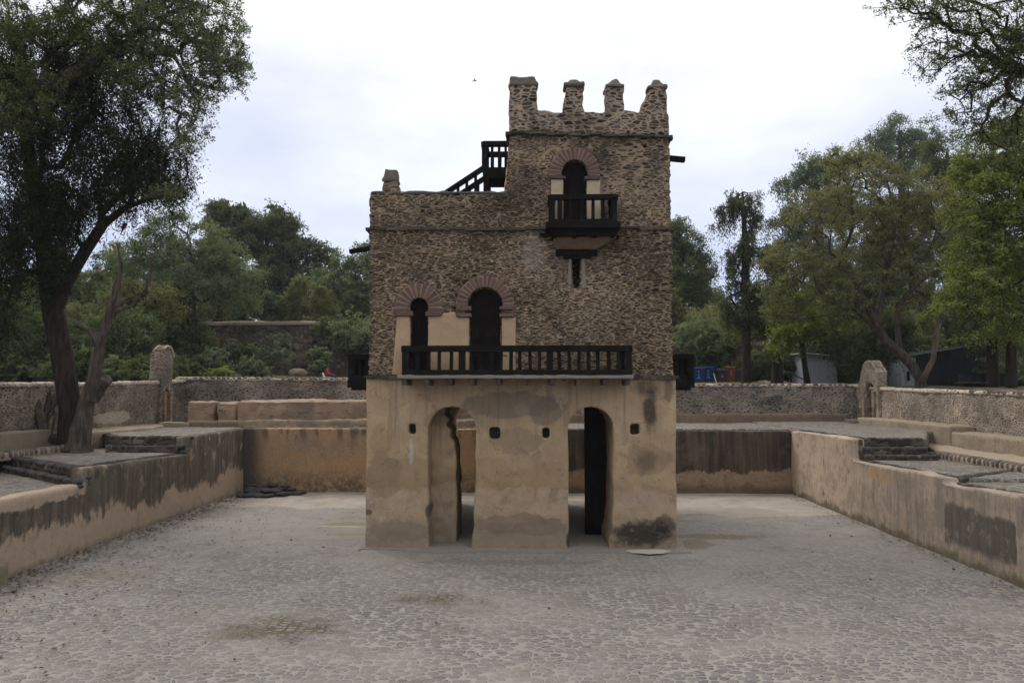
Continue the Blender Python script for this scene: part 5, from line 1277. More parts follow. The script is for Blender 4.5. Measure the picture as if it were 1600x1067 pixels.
def tree(name, label, base, trunks, lobes, leafmat, barkmat, n_attr=160, per=60, leaf_s=.3, aspect=.45, clump=.55, r0=.35, tip=.02, seed=1, droop=0.0,
         alpha=.3, shell=.5, squash=.75, hang=0.0, group=None, cat='tree', leaf2=None, frac2=0.0, seg=.8, jit=.12, grav=.05, px=True, sides=6, lower=None):
    """lobes: (px, py, Y, rx, ry, rz) ellipsoids of the crown; trunks: lists of (px,py,Y) or world points"""
    rs = np.random.RandomState(seed)
    LB = []
    for l in lobes:
        c = np.array(atY(l[0], l[1], l[2])) if px else np.array(l[:3]); LB.append((c, np.array(l[3:6])))
    vol = np.array([r[0]*r[1]*r[2] for c, r in LB])**.8; cnt = np.maximum(3, (n_attr*vol/vol.sum()).astype(int)); attr, own = [], []
    for li, ((c, r), k) in enumerate(zip(LB, cnt)):
        d = rs.normal(size=(k, 3)); d /= np.linalg.norm(d, axis=1)[:, None]; q = rs.uniform(size=k)**(shell)
        attr += list(c + d*r*q[:, None])
    TR = []
    for tr in trunks:
        start = None
        if isinstance(tr, tuple): start, tr = tr
        TR.append(([np.array(p) for p in tr], start))
    N, par, tips, ntr = grow(TR, attr, rs, alpha, seg, jit, grav)
    cntc = np.zeros(len(N)); 
    for t in tips: cntc[t] += 1
    for i in range(len(N)-1, 0, -1):
        if par[i] >= 0: cntc[par[i]] += cntc[i]
    # pipe-model radii, trunk thickness given
    R = tip*np.maximum(cntc, 1)**.5; root = R[0]; k = r0/max(root, 1e-6)
    pw = max(.3, math.log(r0/tip)/math.log(max(cntc[0], 2))); R = tip*np.maximum(cntc, .6)**pw
    for j in range(ntr):
        if cntc[j] < 1: R[j] = max(R[j], r0*.35)
    mb = MB(); ch = {}
    for i in range(len(N)):
        if par[i] >= 0: ch.setdefault(par[i], []).append(i)
    stack = [i for i in range(len(N)) if par[i] < 0]
    while stack:                                   # chains of nodes -> tapered tubes
        i = stack.pop(); chain = [i] if par[i] < 0 else [par[i], i]; rad = [R[i]] if par[i] < 0 else [min(R[par[i]], R[i]*1.25), R[i]]
        while ch.get(chain[-1]):
            c = sorted(ch[chain[-1]], key=lambda q: -R[q]); stack += c[1:]; chain.append(c[0]); rad.append(R[c[0]])
        if len(chain) > 1:
            if par[chain[0]] < 0: rad[0] *= 1.35
            mb.tube([N[q] for q in chain], rad, sides if rad[0] > .06 else 4, cap=False)
    root = thing(name, label, cat, base, group)
    P, T, OUT = [], [], []
    for t in tips:
        k = int(per*rs.uniform(.4, 1.6)); c = N[t]; tint = rs.uniform(.15, .85)
        # leaves sit in sprays along short twigs leaving the branch tip
        nt = max(3, int(k/16)); dr = rs.normal(size=(nt, 3)); dr /= np.linalg.norm(dr, axis=1)[:, None]+1e-9
        if par[t] >= 0:
            od = N[t]-N[par[t]]; od = od/(np.linalg.norm(od)+1e-9); dr += od*.55
        dr[:, 2] = dr[:, 2]*squash - droop*(.55 if hang < .33 else .35); dr /= np.linalg.norm(dr, axis=1)[:, None]+1e-9
        tl = clump*rs.uniform(.8, 2.3, nt)*(1+.5*hang); wi = rs.randint(0, nt, k); tt = rs.uniform(.12, 1, k)**.8
        o = dr[wi]*(tl[wi]*tt)[:, None]; o[:, 2] -= (tt*tl[wi])**2*.25; o += rs.normal(size=(k, 3))*np.minimum(leaf_s*.55, clump*.22); OUT.append(dr[wi])
        if leaf_s < .16:
            for q in range(nt): mb.tube([c, c+dr[q]*tl[q]*.55-np.array([0, 0, .25*(tl[q]*.55)**2]), c+dr[q]*tl[q]-np.array([0, 0, .25*tl[q]**2])], [tip*.55, tip*.4, tip*.2], 3, cap=False)
        if hang: o[:, 2] -= rs.exponential(hang, k)
        P.append(c+o); T.append(tint + rs.normal(size=k)*.16 + o[:, 2]/(clump*8))
    P = np.concatenate(P); T = np.concatenate(T); OUT = np.concatenate(OUT)
    obj('trunk', mb, barkmat, root, smooth=True)
    if leaf2:
        sel = rs.uniform(size=len(P)) < (frac2(P) if callable(frac2) else frac2)
        link('crown', leaf_mesh('leaves', P[sel], leaf_s, aspect, rs, droop, T[sel], OUT[sel]), leaf2, root); P, T, OUT = P[~sel], T[~sel], OUT[~sel]
    link('crown', leaf_mesh('leaves', P, leaf_s, aspect, rs, droop, T, OUT), leafmat, root)
    return root

def W_(px, py, Y): return np.array(atY(px, py, Y))
B = M

# --- the big dark tree on the left terrace
Y = 29.6
T0 = W_(122, 703, 29.9)
tree('juniper_tree', 'huge dark tree with hanging foliage and twisted twin trunks on the left terrace', tuple(T0),
     [[W_(112, 704, Y), W_(110, 640, Y), W_(98, 560, Y), W_(84, 490, Y), W_(74, 430, Y), W_(66, 370, Y-.3), W_(55, 300, Y-.6), W_(40, 210, Y-.8), (W_(30, 120, Y-1))],
      (3, [W_(84, 490, Y), W_(105, 440, Y), W_(135, 390, Y), W_(160, 352, Y-.3), (W_(195, 325, Y-.6)), W_(240, 308, Y-.8), W_(288, 304, Y-1)])],
     [(100, 330, 29, 1.6, 1.5, 1.0), (195, 262, 29, 2.2, 2, 1.5), (50, 215, 28.5, 2.3, 2.2, 1.9), (150, 165, 29, 2.4, 2, 1.7), (235, 225, 29, 1.5, 1.6, 1.5), (262, 262, 29, .8, 1.0, 1.0), (15, 330, 28.6, 1.5, 1.5, 1.6), (10, 110, 28.5, 2, 2, 2.2), (100, 90, 29, 2, 2, 1.6), (40, 400, 28.5, .9, 1, .8), (70, 395, 28.6, .9, .9, .7), (85, 390, 28.8, .8, .8, .7), (130, 300, 29, 1.4, 1.4, 1.0), (250, 278, 29, 1.0, 1, .5), (90, 430, 28.6, .5, .6, .5), (60, 300, 28.4, 1.8, 1.6, 1.4), (30, 370, 28.4, 1.3, 1.2, 1.0), (185, 290, 28.6, 1.4, 1.2, .6), (90, 350, 28.5, 1.2, 1.1, .7), (5, 425, 28, .8, .9, 1.0), (-10, 480, 28, .8, .9, 1.2)],
     LEAF['juniper'], B['bark_dark'], n_attr=900, per=120, leaf_s=.15, aspect=.24, clump=.30, r0=.40, tip=.014, seed=4, droop=1.0, hang=.36, alpha=.25, shell=.6, seg=.7)
snag = thing('broken_tree', 'paler broken trunk leaning beside the dark tree on the left terrace', 'tree', tuple(W_(125, 702, 29.3)))
mb = MB(); Y = 29.3
mb.tube([W_(122, 706, Y), W_(124, 690, Y), W_(131, 650, Y), W_(140, 610, Y), W_(148, 575, Y), W_(157, 535, Y), W_(168, 500, Y), W_(180, 465, Y), W_(185, 438, Y)], [.58, .42, .32, .27, .23, .18, .16, .14, .08], 12)
mb.tube([W_(143, 625, Y), W_(155, 606, Y), W_(166, 592, Y-.2)], [.3, .24, .22], 10); mb.tube([W_(176, 482, Y), W_(192, 470, Y), W_(208, 462, Y)], [.13, .1, .07], 8)
mb.tube([W_(156, 540, Y), W_(140, 515, Y-.2), W_(118, 508, Y)], [.2, .15, .14], 8)
mb.tube([W_(166, 505, Y), W_(182, 488, Y), W_(206, 478, Y-.1), W_(228, 455, Y-.2), W_(236, 420, Y-.2), W_(226, 392, Y-.2)], [.12, .1, .085, .07, .05, .035], 8)
mb.tube([W_(183, 448, Y), W_(190, 415, Y+.1), W_(182, 380, Y+.1), W_(196, 350, Y)], [.10, .07, .05, .035], 8)
obj('trunk', solid(mb, voxel=.04, amp=.045, freq=3.0, amp2=.05, freq2=1.2, seed=3), B['bark_grey'], snag)
rt = thing('tree_roots', 'bare grey roots climbing the left wall beside the big tree', 'roots', tuple(W_(75, 690, 29.4))); mb = MB(); rr = random.Random(8)
mb.tube([W_(72, 692, 29.2), W_(66, 660, 29.2), W_(60, 640, 29.3), W_(58, 625, 29.5), W_(54, 612, 29.6)], [.24, .17, .15, .11, .07], 9)
for k in range(13):
    x0 = rr.uniform(62, 112); pts = []
    for j in range(7): t = j/6; pts.append(W_(x0+rr.uniform(-5, 5)+(95-x0)*t*.35, 694-t*rr.uniform(70, 98), 29.5+rr.uniform(-.1, .1)))
    mb.tube(pts, [rr.uniform(.05, .10)]+[rr.uniform(.03, .06) for _ in range(6)], 6)
obj('root_tangle', mb, B['bark_grey'], rt, smooth=True)
# --- lighter broadleaf tree whose crown spreads over it from behind the left wall
tree('broadleaf_tree', 'tall pale green tree spreading over the top left corner above the dark tree', (-23, 28.5, 4.6),
     [[(-23, 28.5, 4.4), (-22.6, 28.4, 8), (-21.8, 28.2, 11), (-20, 28, 13.6), (-17.5, 27.8, 15.4), (-14.5, 27.8, 17)]],
     [(330, 62, 28, 1.5, 1.8, 1.2), (255, 45, 28, 2.0, 2, 1.5), (175, 70, 27.5, 2.0, 2, 1.3), (300, 150, 28, 1.1, 1.4, 1.3), (345, 105, 28, 1.0, 1.2, 1.2), (90, 40, 27, 2.3, 2, 1.6), (230, 120, 27.5, 1.8, 1.6, 1.2), (330, -15, 28, 1.4, 1.6, 1.0), (200, -30, 28, 2.6, 2, 1.4), (40, 150, 26.5, 1.6, 1.3, 1.3), (262, 305, 28.2, .9, .9, .55), (295, 220, 28, .7, .9, .9)],
     LEAF['light'], B['bark_grey'], n_attr=820, per=105, leaf_s=.105, aspect=.42, clump=.30, r0=.28, tip=.011, seed=9, alpha=.2, shell=.45, leaf2=LEAF['willow'], frac2=lambda P: np.where(P[:, 0] > -13.5, .8, .2), seg=.6)
# --- right edge: sparse overhanging tree and bright green tree
tree('overhanging_tree', 'thinly leaved tree reaching in over the top right corner', (21.5, 28, 4.4),
     [[(21.5, 28, 4.2), (21.3, 27.8, 9), (20.8, 27.6, 13), (20, 27.4, 16), (18.6, 27.4, 18), (17.4, 27.2, 19)], (2, [(20.8, 27.6, 13), (19.4, 27.2, 14.6), (17.8, 27, 15.4), (16.4, 27, 15.3)])],
     [(1560, 45, 27.5, 1.6, 1.6, 1.6), (1485, 65, 27.2, 1.3, 1.4, 1.0), (1515, 140, 27, 1.0, 1.2, 1.0), (1585, 150, 27, 1.0, 1.4, 1.4), (1425, 5, 27.5, 1.0, 1.2, .6), (1610, 60, 27, 1.6, 1.6, 2.0), (1500, 0, 27.5, 1.7, 1.5, .9), (1540, 195, 27, .8, 1.0, .8), (1395, 12, 27.5, .7, .9, .5), (1450, 100, 27, .7, .9, .5), (1500, 190, 27, .6, .8, .5), (1470, 30, 27.3, 1.1, 1.2, .7), (1590, 215, 27, .8, 1, .8), (1560, 240, 27, .6, .8, .6), (1540, 110, 27.2, 1.0, 1.0, .8), (1575, 95, 27.2, 1.0, 1.0, 1.0)],
     LEAF['light'], B['bark_dark'], n_attr=680, per=36, leaf_s=.095, aspect=.5, clump=.26, r0=.26, tip=.009, seed=12, alpha=.15, shell=.5, leaf2=LEAF['mid'], frac2=.5, seg=.6)
tree('bright_green_tree', 'bright green leafy tree filling the right edge', (24.5, 38, 4.4),
     [[(24.5, 38, 4.2), (24.3, 38, 7), (24, 38, 9.5), (23.6, 37.8, 12)]],
     [(1585, 255, 37, 2.2, 2, 2.0), (1545, 330, 36.5, 1.6, 2, 1.8), (1600, 370, 36, 2.2, 2, 2.2), (1540, 430, 36.5, 1.7, 1.6, 1.5), (1590, 200, 37, 1.5, 1.5, 1.0), (1505, 475, 37, 1.5, 1.4, .7), (1590, 480, 36, 1.6, 1.5, 1.0), (1560, 520, 36.5, 1.5, 1.3, .7), (1620, 300, 36, 1.8, 1.8, 2.0), (1515, 400, 37, 1.3, 1.4, 1.2), (1530, 250, 37, 1.2, 1.4, 1.2)],
     LEAF['bright'], B['bark_dark'], n_attr=460, per=190, leaf_s=.12, aspect=.5, clump=.42, r0=.38, tip=.014, seed=14, alpha=.2, shell=.4, squash=.6, leaf2=LEAF['mid'], frac2=.25, seg=.6)
# --- spreading gnarled tree behind the right wall
Y = 46.5
tree('spreading_tree', 'wide gnarled tree with brownish thin crown behind the right gate arch', tuple(W_(1438, 612, Y)),
     [[W_(1440, 614, Y), W_(1437, 592, Y), W_(1424, 570, Y), W_(1405, 550, Y), W_(1383, 532, Y), W_(1368, 505, Y), W_(1350, 470, Y-.4), W_(1330, 430, Y-.7)],
      (3, [W_(1405, 550, Y), W_(1402, 505, Y), W_(1403, 478, Y), W_(1425, 452, Y), W_(1448, 432, Y), W_(1470, 420, Y)]),
      (4, [W_(1383, 532, Y), W_(1352, 500, Y+.3), W_(1322, 470, Y+.5), W_(1290, 450, Y+.5)]),
      (5, [W_(1368, 505, Y), W_(1378, 460, Y+.4), W_(1385, 420, Y+.6), W_(1395, 370, Y+.8)])],
     [(1350, 285, Y, 2.4, 2.4, 1.5), (1275, 335, Y, 1.9, 2.2, 1.5), (1425, 305, Y, 2.2, 2.2, 1.7), (1235, 410, Y, 1.5, 2, 1.6), (1300, 420, Y, 2.0, 2.2, 1.9), (1400, 390, Y, 2.2, 2.2, 1.6), (1475, 350, Y, 1.7, 2, 1.8), (1490, 430, Y, 1.6, 2, 1.3), (1220, 480, Y-.5, 1.0, 1.4, .9), (1340, 250, Y, 1.4, 1.5, .5), (1310, 500, Y-1, 1.5, 1.5, .6), (1420, 350, Y+1, 2.2, 2, 1.8), (1360, 360, Y+1, 2.2, 2, 1.8), (1270, 480, Y+.5, 1.8, 1.8, .9), (1430, 480, Y+1, 1.8, 1.6, .8), (1500, 300, Y+.5, 1.6, 1.8, 1.4), (1250, 450, Y-1, 1.6, 1.4, 1.0), (1325, 460, Y-1.5, 1.7, 1.3, .9), (1400, 430, Y-1.5, 1.6, 1.2, .8), (1470, 465, Y-1, 1.6, 1.3, .8), (1205, 430, Y, 1.1, 1.4, 1.2), (1350, 330, Y-1.5, 2.0, 1.4, 1.2), (1330, 250, Y+1, 2.0, 1.6, .7)],
     LEAF['brown'], B['bark_grey'], n_attr=860, per=120, leaf_s=.12, aspect=.45, clump=.34, r0=.28, tip=.014, seed=21, alpha=.22, shell=.35, squash=.5, leaf2=LEAF['mid'], frac2=lambda P: np.clip(.6-(P[:, 2]-9)/9, .1, .85), seg=.7)
sn = thing('dead_tree', 'pale dead limb rising from the foot of the spreading tree', 'tree', tuple(W_(1444, 590, 46))); mb = MB()
mb.tube([W_(1440, 598, 46), W_(1450, 577, 46), W_(1458, 562, 46), W_(1461, 540, 46), W_(1464, 520, 46), W_(1467, 505, 46)], [.19, .17, .15, .14, .13, .12], 10); mb.tube([W_(1467, 506, 46), W_(1476, 500, 46), W_(1474, 475, 46), W_(1471, 450, 46)], [.07, .06, .05, .03], 6)
obj('trunk', mb, B['bark_pale'], sn, smooth=True)
# yellow-green low branches with turning leaves left of it
tree('young_tree', 'low bright green tree with some orange leaves above the grey shed', (17.5, 54, 4.6),
     [[(18.5, 54, 4.4), (18.3, 54, 6), (18.1, 54, 8), (18.4, 54, 9.5)]],
     [(1235, 520, 53, 1.5, 1.5, 1.4), (1270, 500, 53, 1.6, 1.5, 1.1), (1220, 490, 53, 1.0, 1.2, .8), (1310, 520, 53, 1.6, 1.5, .7), (1250, 470, 53, 1.4, 1.4, 1.0)],
     LEAF['bright'], B['bark_dark'], n_attr=130, per=85, leaf_s=.24, aspect=.5, clump=.45, r0=.18, seed=25, leaf2=LEAF['yellow'], frac2=lambda P: np.where(P[:, 0] > 19, .25, .04))
# --- eucalyptus giants
def euc(label, bx, Y, lobes, seed, n=200, per=90, mat='euc', bark_='bark_pale', r0=.4):
    x = atY(bx, 600, Y).x; z = hills_z(x, Y); tx, ty = lobes[0][0], lobes[0][1]; p = W_(tx, ty, Y)
    return tree('eucalyptus_tree', label, (x, Y, z), [[(x, Y, z-.3), (x*.8+p[0]*.2, Y, z*.75+p[2]*.25), (x*.5+p[0]*.5, Y, (z+p[2])/2), (x*.2+p[0]*.8, Y, z*.2+p[2]*.8), p]],
                [(a, b, Y, c, c, d) for a, b, c, d in lobes], LEAF[mat], B[bark_], n_attr=n, per=per*2, leaf_s=.24, aspect=.34, clump=.55, r0=r0, tip=.02, seed=seed, droop=.6, hang=.2, shell=.4, squash=.6)
euc('grey green eucalyptus with rounded crown left of the brownish tree', 1290, 72, [(1275, 262, 2.4, 1.6), (1240, 285, 1.6, 1.3), (1310, 265, 1.6, 1.6), (1245, 345, 2.4, 1.7), (1300, 320, 2.6, 2), (1225, 380, 1.8, 1.4), (1290, 390, 3, 2)], 31, 260, 95)
euc('tallest grey green eucalyptus rising behind the brownish tree', 1420, 80, [(1405, 205, 3.0, 1.9), (1370, 222, 1.8, 1.4), (1440, 225, 2.4, 1.8), (1345, 245, 1.6, 1.1), (1400, 255, 3.4, 2), (1330, 330, 3, 2), (1420, 320, 3.4, 2.4), (1440, 400, 3.4, 2.6), (1375, 400, 3.4, 2.6)], 32, 380, 95)
euc('yellow green tree crown between the tallest eucalyptus and the right edge', 1500, 70, [(1480, 235, 2.2, 1.7), (1460, 260, 1.8, 1.6), (1510, 280, 2.4, 2.4), (1500, 350, 3, 3)], 33, 180, 90, 'mid')
euc('rounded dark green tree close behind the right side of the tower', 1070, 78, [(1062, 375, 2.2, 2.2), (1085, 400, 1.8, 2), (1098, 425, 1.1, 1), (1065, 440, 3.0, 1.9), (1050, 350, 1.6, 1.2), (1090, 455, 1.6, .9), (1040, 420, 3, 3), (1060, 490, 2.4, 1.2)], 34, 260, 110, 'mid')
euc('tree top just showing above the roof terrace parapet', 675, 84, [(682, 322, 2.4, 1.5), (660, 340, 2.2, 1.6), (700, 345, 2, 1.6)], 35, 60, 70, 'mid')
# --- slim dark conifers right of the tower
def conifer(label, px, py0, Y, tops, lobes, seed, r0=.3):
    x = atY(px, 600, Y).x; z = hills_z(x, Y)
    return tree('cypress_tree', label, (x, Y, z), [[(x, Y, z-.3)] + [W_(a, b, Y) for a, b in tops]], [(a, b, Y, c, c, d) for a, b, c, d in lobes], LEAF['dark'], B['bark_dark'],
                n_attr=190, per=130, leaf_s=.22, aspect=.26, clump=.27, r0=r0, tip=.02, seed=seed, droop=1.2, hang=.35, alpha=.05, shell=.5, squash=.9)
conifer('slim dark ragged tree standing alone right of the tower', 1166, 600, 56, [(1166, 560), (1166, 500), (1165, 440), (1164, 380), (1162, 330), (1160, 300)],
        [(1158, 312, 1.3, .9), (1136, 322, .7, .5), (1172, 345, .8, 1.2), (1130, 345, .7, .5), (1160, 385, .9, 1.2), (1180, 400, .8, .9), (1150, 430, .8, .9), (1178, 450, 1.1, 1.2), (1155, 480, 1.2, 1.0), (1136, 470, .7, .5), (1178, 490, .9, .7), (1140, 400, .7, .4)], 41)
conifer('dark tree with a thick shaded trunk right of the slim ragged one', 1214, 600, 57, [(1214, 560), (1213, 500), (1212, 440), (1210, 400)],
        [(1208, 400, 1.0, .9), (1222, 430, 1.2, 1.0), (1200, 450, 1.1, 1.0), (1215, 480, 1.7, 1.0), (1235, 460, 1.2, 1.2), (1200, 500, 1.2, .7)], 42, .34)
# thick shaded trunks at the far right
conifer('dark trunked tree behind the right end of the blue grey shed', 1551, 600, 50, [(1550, 540), (1549, 500), (1549, 440)], [(1545, 470, 2.2, 1.2), (1560, 430, 2.4, 1.5), (1520, 500, 1.8, .8)], 43, .3)
conifer('second dark trunk at the right edge beyond the drums', 1580, 600, 49, [(1580, 540), (1581, 500), (1582, 440)], [(1585, 470, 2.2, 1.2), (1570, 420, 2.4, 1.5), (1600, 500, 1.8, .9)], 44, .27)
conifer('half hidden dark tree between the spreading tree and the sheds', 1355, 600, 51, [(1356, 560), (1358, 520), (1360, 480)], [(1345, 545, 1.6, .9), (1370, 520, 1.8, 1.0), (1330, 530, 1.4, .8), (1390, 500, 1.6, 1)], 45, .25)
# --- trees on the slope behind the left side
def round_tree(label, name, bx, Y, lobes, mat, seed, n=150, per=90, leaf_s=.36, bark_='bark_grey', r0=.3, droop=0.0, hang=0.0, clump=.6, aspect=.4, group=None, leaf2=None, frac2=0):
    x = atY(bx, 600, Y).x; z = hills_z(x, Y); p = W_(lobes[0][0], lobes[0][1], Y)
    return tree(name, label, (x, Y, z), [[(x, Y, z-.3), (x*.7+p[0]*.3, Y, z*.7+p[2]*.3), (x*.35+p[0]*.65, Y, z*.35+p[2]*.65), p]], [(a, b, Y, c, c, d) for a, b, c, d in lobes],
                LEAF[mat], B[bark_], n_attr=n, per=int(per*1.8), leaf_s=leaf_s*.75, aspect=aspect, clump=clump, r0=r0, tip=.02, seed=seed, droop=droop, hang=hang, shell=.4, squash=.6, group=group, leaf2=LEAF[leaf2] if leaf2 else None, frac2=frac2)
round_tree('broad soft green tree on the slope left of the tower', 'willow_tree', 300, 60, [(300, 400, 2.6, 2), (250, 370, 2, 1.6), (345, 405, 2.2, 1.6), (385, 430, 1.4, 1.0), (210, 410, 1.8, 1.5), (290, 450, 3, 1.2), (365, 460, 2, 1), (190, 450, 1.8, 1.2), (270, 345, 1.4, .8), (330, 360, 1.0, .9)], 'willow', 51, 300, 95, .26, droop=.3)
for i, (lab, bx, lobes) in enumerate((
    ('dark feathery tree with a ragged top, leftmost of the dark row behind the far wall', 365, [(355, 345, 1.9, 1.8), (375, 335, 1.0, 1.2), (350, 390, 2.2, 1.6), (338, 325, .7, 1), (385, 370, 1.6, 1.6)]),
    ('dark feathery tree, tallest of the dark row behind the far wall', 425, [(415, 345, 2.4, 2.0), (440, 350, 2, 1.8), (395, 360, 1.4, 1.4), (420, 395, 3, 2), (450, 385, 2.2, 2), (430, 440, 3.4, 2.2)]),
    ('dark feathery tree sloping down at the right of the dark row', 490, [(480, 395, 2.2, 1.6), (505, 405, 2, 1.4), (495, 440, 3, 2), (525, 440, 1.8, 1.4), (470, 440, 3, 2), (490, 475, 3, 1.4), (440, 480, 3.4, 1.4), (400, 470, 3, 1.4), (530, 470, 2.4, 1.4)]))):
    round_tree(lab, 'casuarina_tree', bx, 90, lobes, 'dark', 60+i, 230, 90, .5, 'bark_dark', droop=.2, clump=.7, leaf2='mid', frac2=.25)
round_tree('pale soft green tree beside the left edge of the tower', 'willow_tree', 560, 80, [(555, 425, 2.2, 2), (575, 405, 2.0, 2), (545, 455, 2.2, 1.6), (580, 450, 2.4, 1.8), (530, 410, 1.2, 1.0), (560, 485, 3, 1.2), (500, 470, 3, 1.4), (520, 440, 2.4, 1.6)], 'willow', 71, 220, 90, .38, droop=.3)
round_tree('yellowing low tree behind the left gate pillar', 'yellow_tree', 225, 52, [(225, 462, 1.6, .9), (190, 470, 1.4, .9), (255, 475, 1.2, .8), (205, 490, 1.6, .8)], 'yellow', 72, 110, 80, .2, 'bark_dark', leaf2='willow', frac2=.45)
round_tree('dark bushy tree behind the left wall under the hanging foliage', 'bushy_tree', 40, 47, [(30, 505, 1.8, 1.3), (75, 520, 1.5, 1.1), (-10, 520, 1.8, 1.5), (50, 550, 2, 1.0), (100, 550, 1.5, .9), (20, 470, 1.5, .9)], 'mid', 73, 190, 95, .24, 'bark_dark', leaf2='dark', frac2=.5)
round_tree('green bushy tree seen between the two trunks on the left', 'bushy_tree', 175, 49, [(175, 535, 1.5, 1.1), (205, 550, 1.3, 1.0), (150, 550, 1.2, .9), (190, 505, 1.4, .9), (215, 520, 1.3, 1)], 'mid', 74, 150, 95, .22, 'bark_dark', leaf2='willow', frac2=.3)
round_tree('dark tangled trees standing before the left end of the far wall', 'bushy_tree', 275, 60, [(270, 500, 1.8, 1.2), (295, 520, 1.5, 1.2), (255, 530, 1.5, 1.0), (310, 545, 1.3, .8), (280, 555, 1.5, .8)], 'dark', 75, 150, 85, .3, 'bark_dark', leaf2='mid', frac2=.4)
# --- shrubs before the far left wall: each with its own look
def shrub(label, px, py, Y, r, h, mat, seed, leaf_s=.2, n=42, per=75, group=None):
    p = W_(px, py, Y); z = hills_z(p[0], Y); 
    return tree('shrub', label, (p[0], Y, z), [[(p[0], Y, z-.1), (p[0]+.05, Y, z*.6+p[2]*.4), (p[0], Y, p[2])]], [(p[0], Y, p[2], r, r, h), (p[0]+r*.4, Y-.2, p[2]-h*.5, r*.8, r*.8, h*.7), (p[0]-r*.5, Y, p[2]-h*.4, r*.7, r*.7, h*.6)],
                LEAF[mat], B['bark_grey'], n_attr=n, per=per, leaf_s=leaf_s, aspect=.4, clump=r*.24, r0=.06, tip=.012, seed=seed, shell=.45, px=False, cat='shrub', squash=.8, group=group)
SH = [('small dark rounded shrub nearest the left gate pillar', 300, 578, 49, .85, .55, 'mid'), ('loose tall olive shrub second from the gate pillar', 335, 560, 53, 1.4, 1.1, 'olive'), ('rounded grey olive shrub highest up the far slope', 366, 545, 60, 1.0, .8, 'olive'),
      ('large grey green shrub in front of the far wall opening', 424, 546, 58, 1.8, 1.35, 'olive'), ('pale silvery shrub low in front of the large one', 398, 572, 51, 1.1, .8, 'olive'), ('dark green shrub beside the large grey green one', 390, 545, 60, .9, .9, 'mid'),
      ('bright light green bush against the far wall', 497, 553, 62, 1.1, .8, 'willow'), ('low green bush by the foot of the light green bush', 497, 572, 60, .7, .5, 'willow'), ('low bright bush between the olive shrubs', 345, 582, 50, .9, .35, 'bright')]
for i, s in enumerate(SH): shrub(s[0], s[1], s[2], s[3], s[4]*.8, s[5]*.8, s[6], seed=80+i)
shrub('trailing green bush over the far wall beside the tower', 560, 515, 65, 2.4, 1.2, 'willow', 95, .26, 70); shrub('light green bush on the crest of the far wall', 525, 507, 65.5, 1.5, .6, 'mid', 96, .24, 50)
for i, s in enumerate([('light green bush at the tower side near the blue bins', 1088, 520, 63, 1.7, 1.3, 'willow'), ('brownish bush on top of the far right wall', 1105, 500, 69, 2.2, 1.2, 'brown'), ('low green bush along the top of the far right wall', 1130, 528, 66.2, 1.9, .7, 'mid'),
                       ('dry brown bush on the slope behind the slim tree', 1150, 500, 72, 2.4, 1.4, 'brown'), ('green bush hanging on the wall between two trunks', 1190, 565, 62.5, 1.6, 1.0, 'mid'), ('dull bush behind the second dark trunk', 1235, 560, 61, 1.6, 1.3, 'dark'),
                       ('dry bush on the crest above the orange bin', 1190, 515, 68, 1.6, .8, 'brown'), ('leafy bush growing by the back of the pale grey shed', 1345, 572, 59, 1.5, .9, 'dark')]): shrub(*s, seed=100+i, leaf_s=.26, n=55)
# --- wood further back: copies of four trees, nothing tells them apart
protos = []
for k, (mat, m2) in enumerate((('mid', 'dark'), ('dark', 'mid'), ('brown', 'mid'), ('willow', 'mid'))):
    lobes = [(0, 0, 7.5, 2.6, 2.6, 2), (1.6, .5, 6, 2, 2, 1.6), (-1.7, -.4, 5.8, 2.2, 2.2, 1.7), (.3, -1, 4.6, 2.8, 2.4, 1.6), (-.5, .8, 9.2, 1.4, 1.4, 1.2), (1.5, -.6, 2.6, 2, 2, 1.4), (-1.6, .3, 2.2, 2.2, 2, 1.4)]
    t = tree('woodland_tree', 'one of the indistinct trees in the wood behind the walls', (0, 0, 0), [[(0, 0, -.3), (.1, 0, 2), (0, .1, 4.5), (0, 0, 7)]], lobes, LEAF[mat], B['bark_dark'], n_attr=150, per=130, leaf_s=.34, aspect=.45, clump=.65, r0=.25, seed=120+k, px=False, group='trees in the wood behind', leaf2=LEAF[m2], frac2=.35)
    protos.append(t)
rr = random.Random(77); k = 0
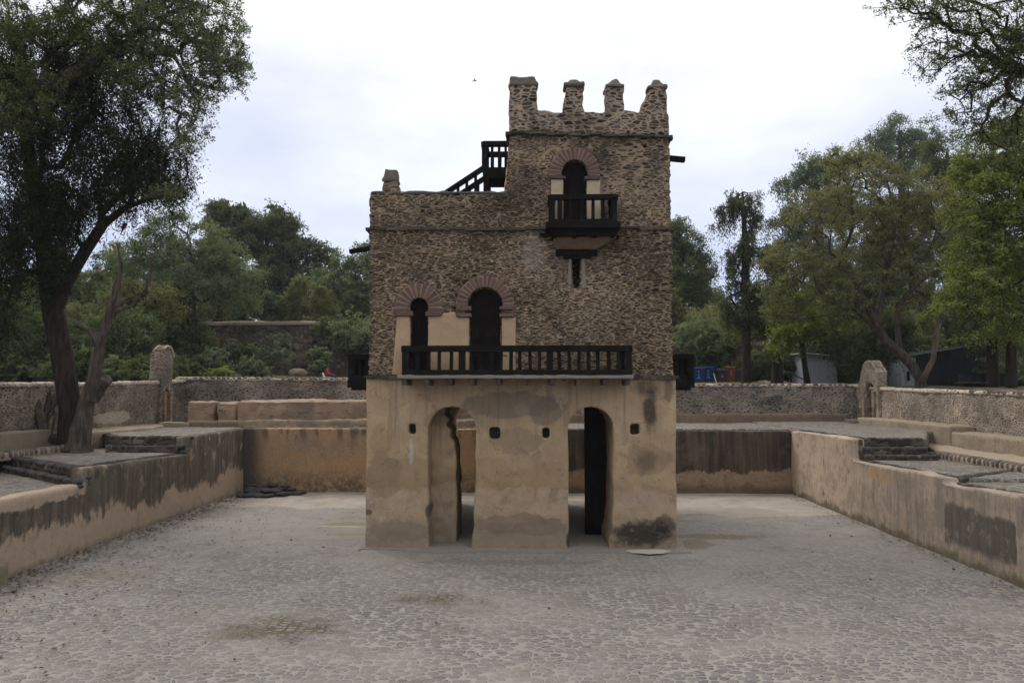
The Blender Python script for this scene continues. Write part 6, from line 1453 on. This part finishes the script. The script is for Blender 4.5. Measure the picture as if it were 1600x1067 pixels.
bushes = [tree('shrub', 'one of the indistinct undergrowth bushes behind the boundary walls', (0, 0, 0), [[(0, 0, -.1), (0, 0, .3), (.1, 0, .6)]], [(0, 0, .9, 1.2, 1.1, .7), (.7, .2, .6, .8, .8, .5), (-.8, -.1, .6, .8, .8, .5)], LEAF[mt], B['bark_grey'],
          n_attr=60, per=80, leaf_s=.2, aspect=.4, clump=.26, r0=.06, tip=.012, seed=140+q, px=False, group='undergrowth bushes behind the walls', leaf2=LEAF['mid'], frac2=.3) for q, mt in enumerate(('dark', 'willow', 'mid'))]
BUSH = [(px, Y) for px in range(-70, 262, 30) for Y in (44.5, 48, 52)] + [(px, 64) for px in range(1160, 1320, 32)] + [(px, Y) for px in range(1390, 1680, 36) for Y in (57.5, 62)] + [(px, 53.5) for px in range(1540, 1700, 26)]
for q, (px, Y) in enumerate(BUSH):
    Y2 = Y+rr.uniform(-1, 1); x = atY(px+rr.uniform(-12, 12), 600, Y2).x; s = rr.uniform(.7, 1.25)
    if px < 262 and Y < 46 and x > BL-1.6: x = BL-1.6-rr.uniform(0, 1)
    o = bushes[q] if q < 3 else copy_tree(bushes[rr.randrange(3)]); o.location = (x, Y2, hills_z(x, Y2)); o.rotation_euler = (0, 0, rr.uniform(0, 6.28)); o.scale = (s, s, s*rr.uniform(.8, 1.4))
WOOD = [(px, Y) for px in range(-60, 1040, 44) for Y in (76, 100)] + [(px, Y) for px in range(1040, 1690, 50) for Y in (70, 92)] + [(px, 54) for px in range(-80, 262, 38)] + [(px, 58) for px in range(1350, 1680, 50)] + [(px, 64) for px in range(1290, 1420, 40)]
for px, Y in WOOD:
    Y2 = Y+rr.uniform(-4, 6); x = atY(px+rr.uniform(-15, 15), 600, Y2).x; z = hills_z(x, Y2)
    s = rr.uniform(.62, .95)*(1.0 if Y > 80 else .8)*(.72 if Y < 60 else 1)
    if 1090 < px < 1260: s *= .55
    if 370 < px < 1040: s *= .62
    o = protos[k] if k < 4 else copy_tree(protos[rr.randrange(4)]); k += 1
    o.location = (x, Y2, z); o.rotation_euler = (0, 0, rr.uniform(0, 6.28)); o.scale = (s*rr.uniform(.9, 1.2), s, s*rr.uniform(.85, 1.15))
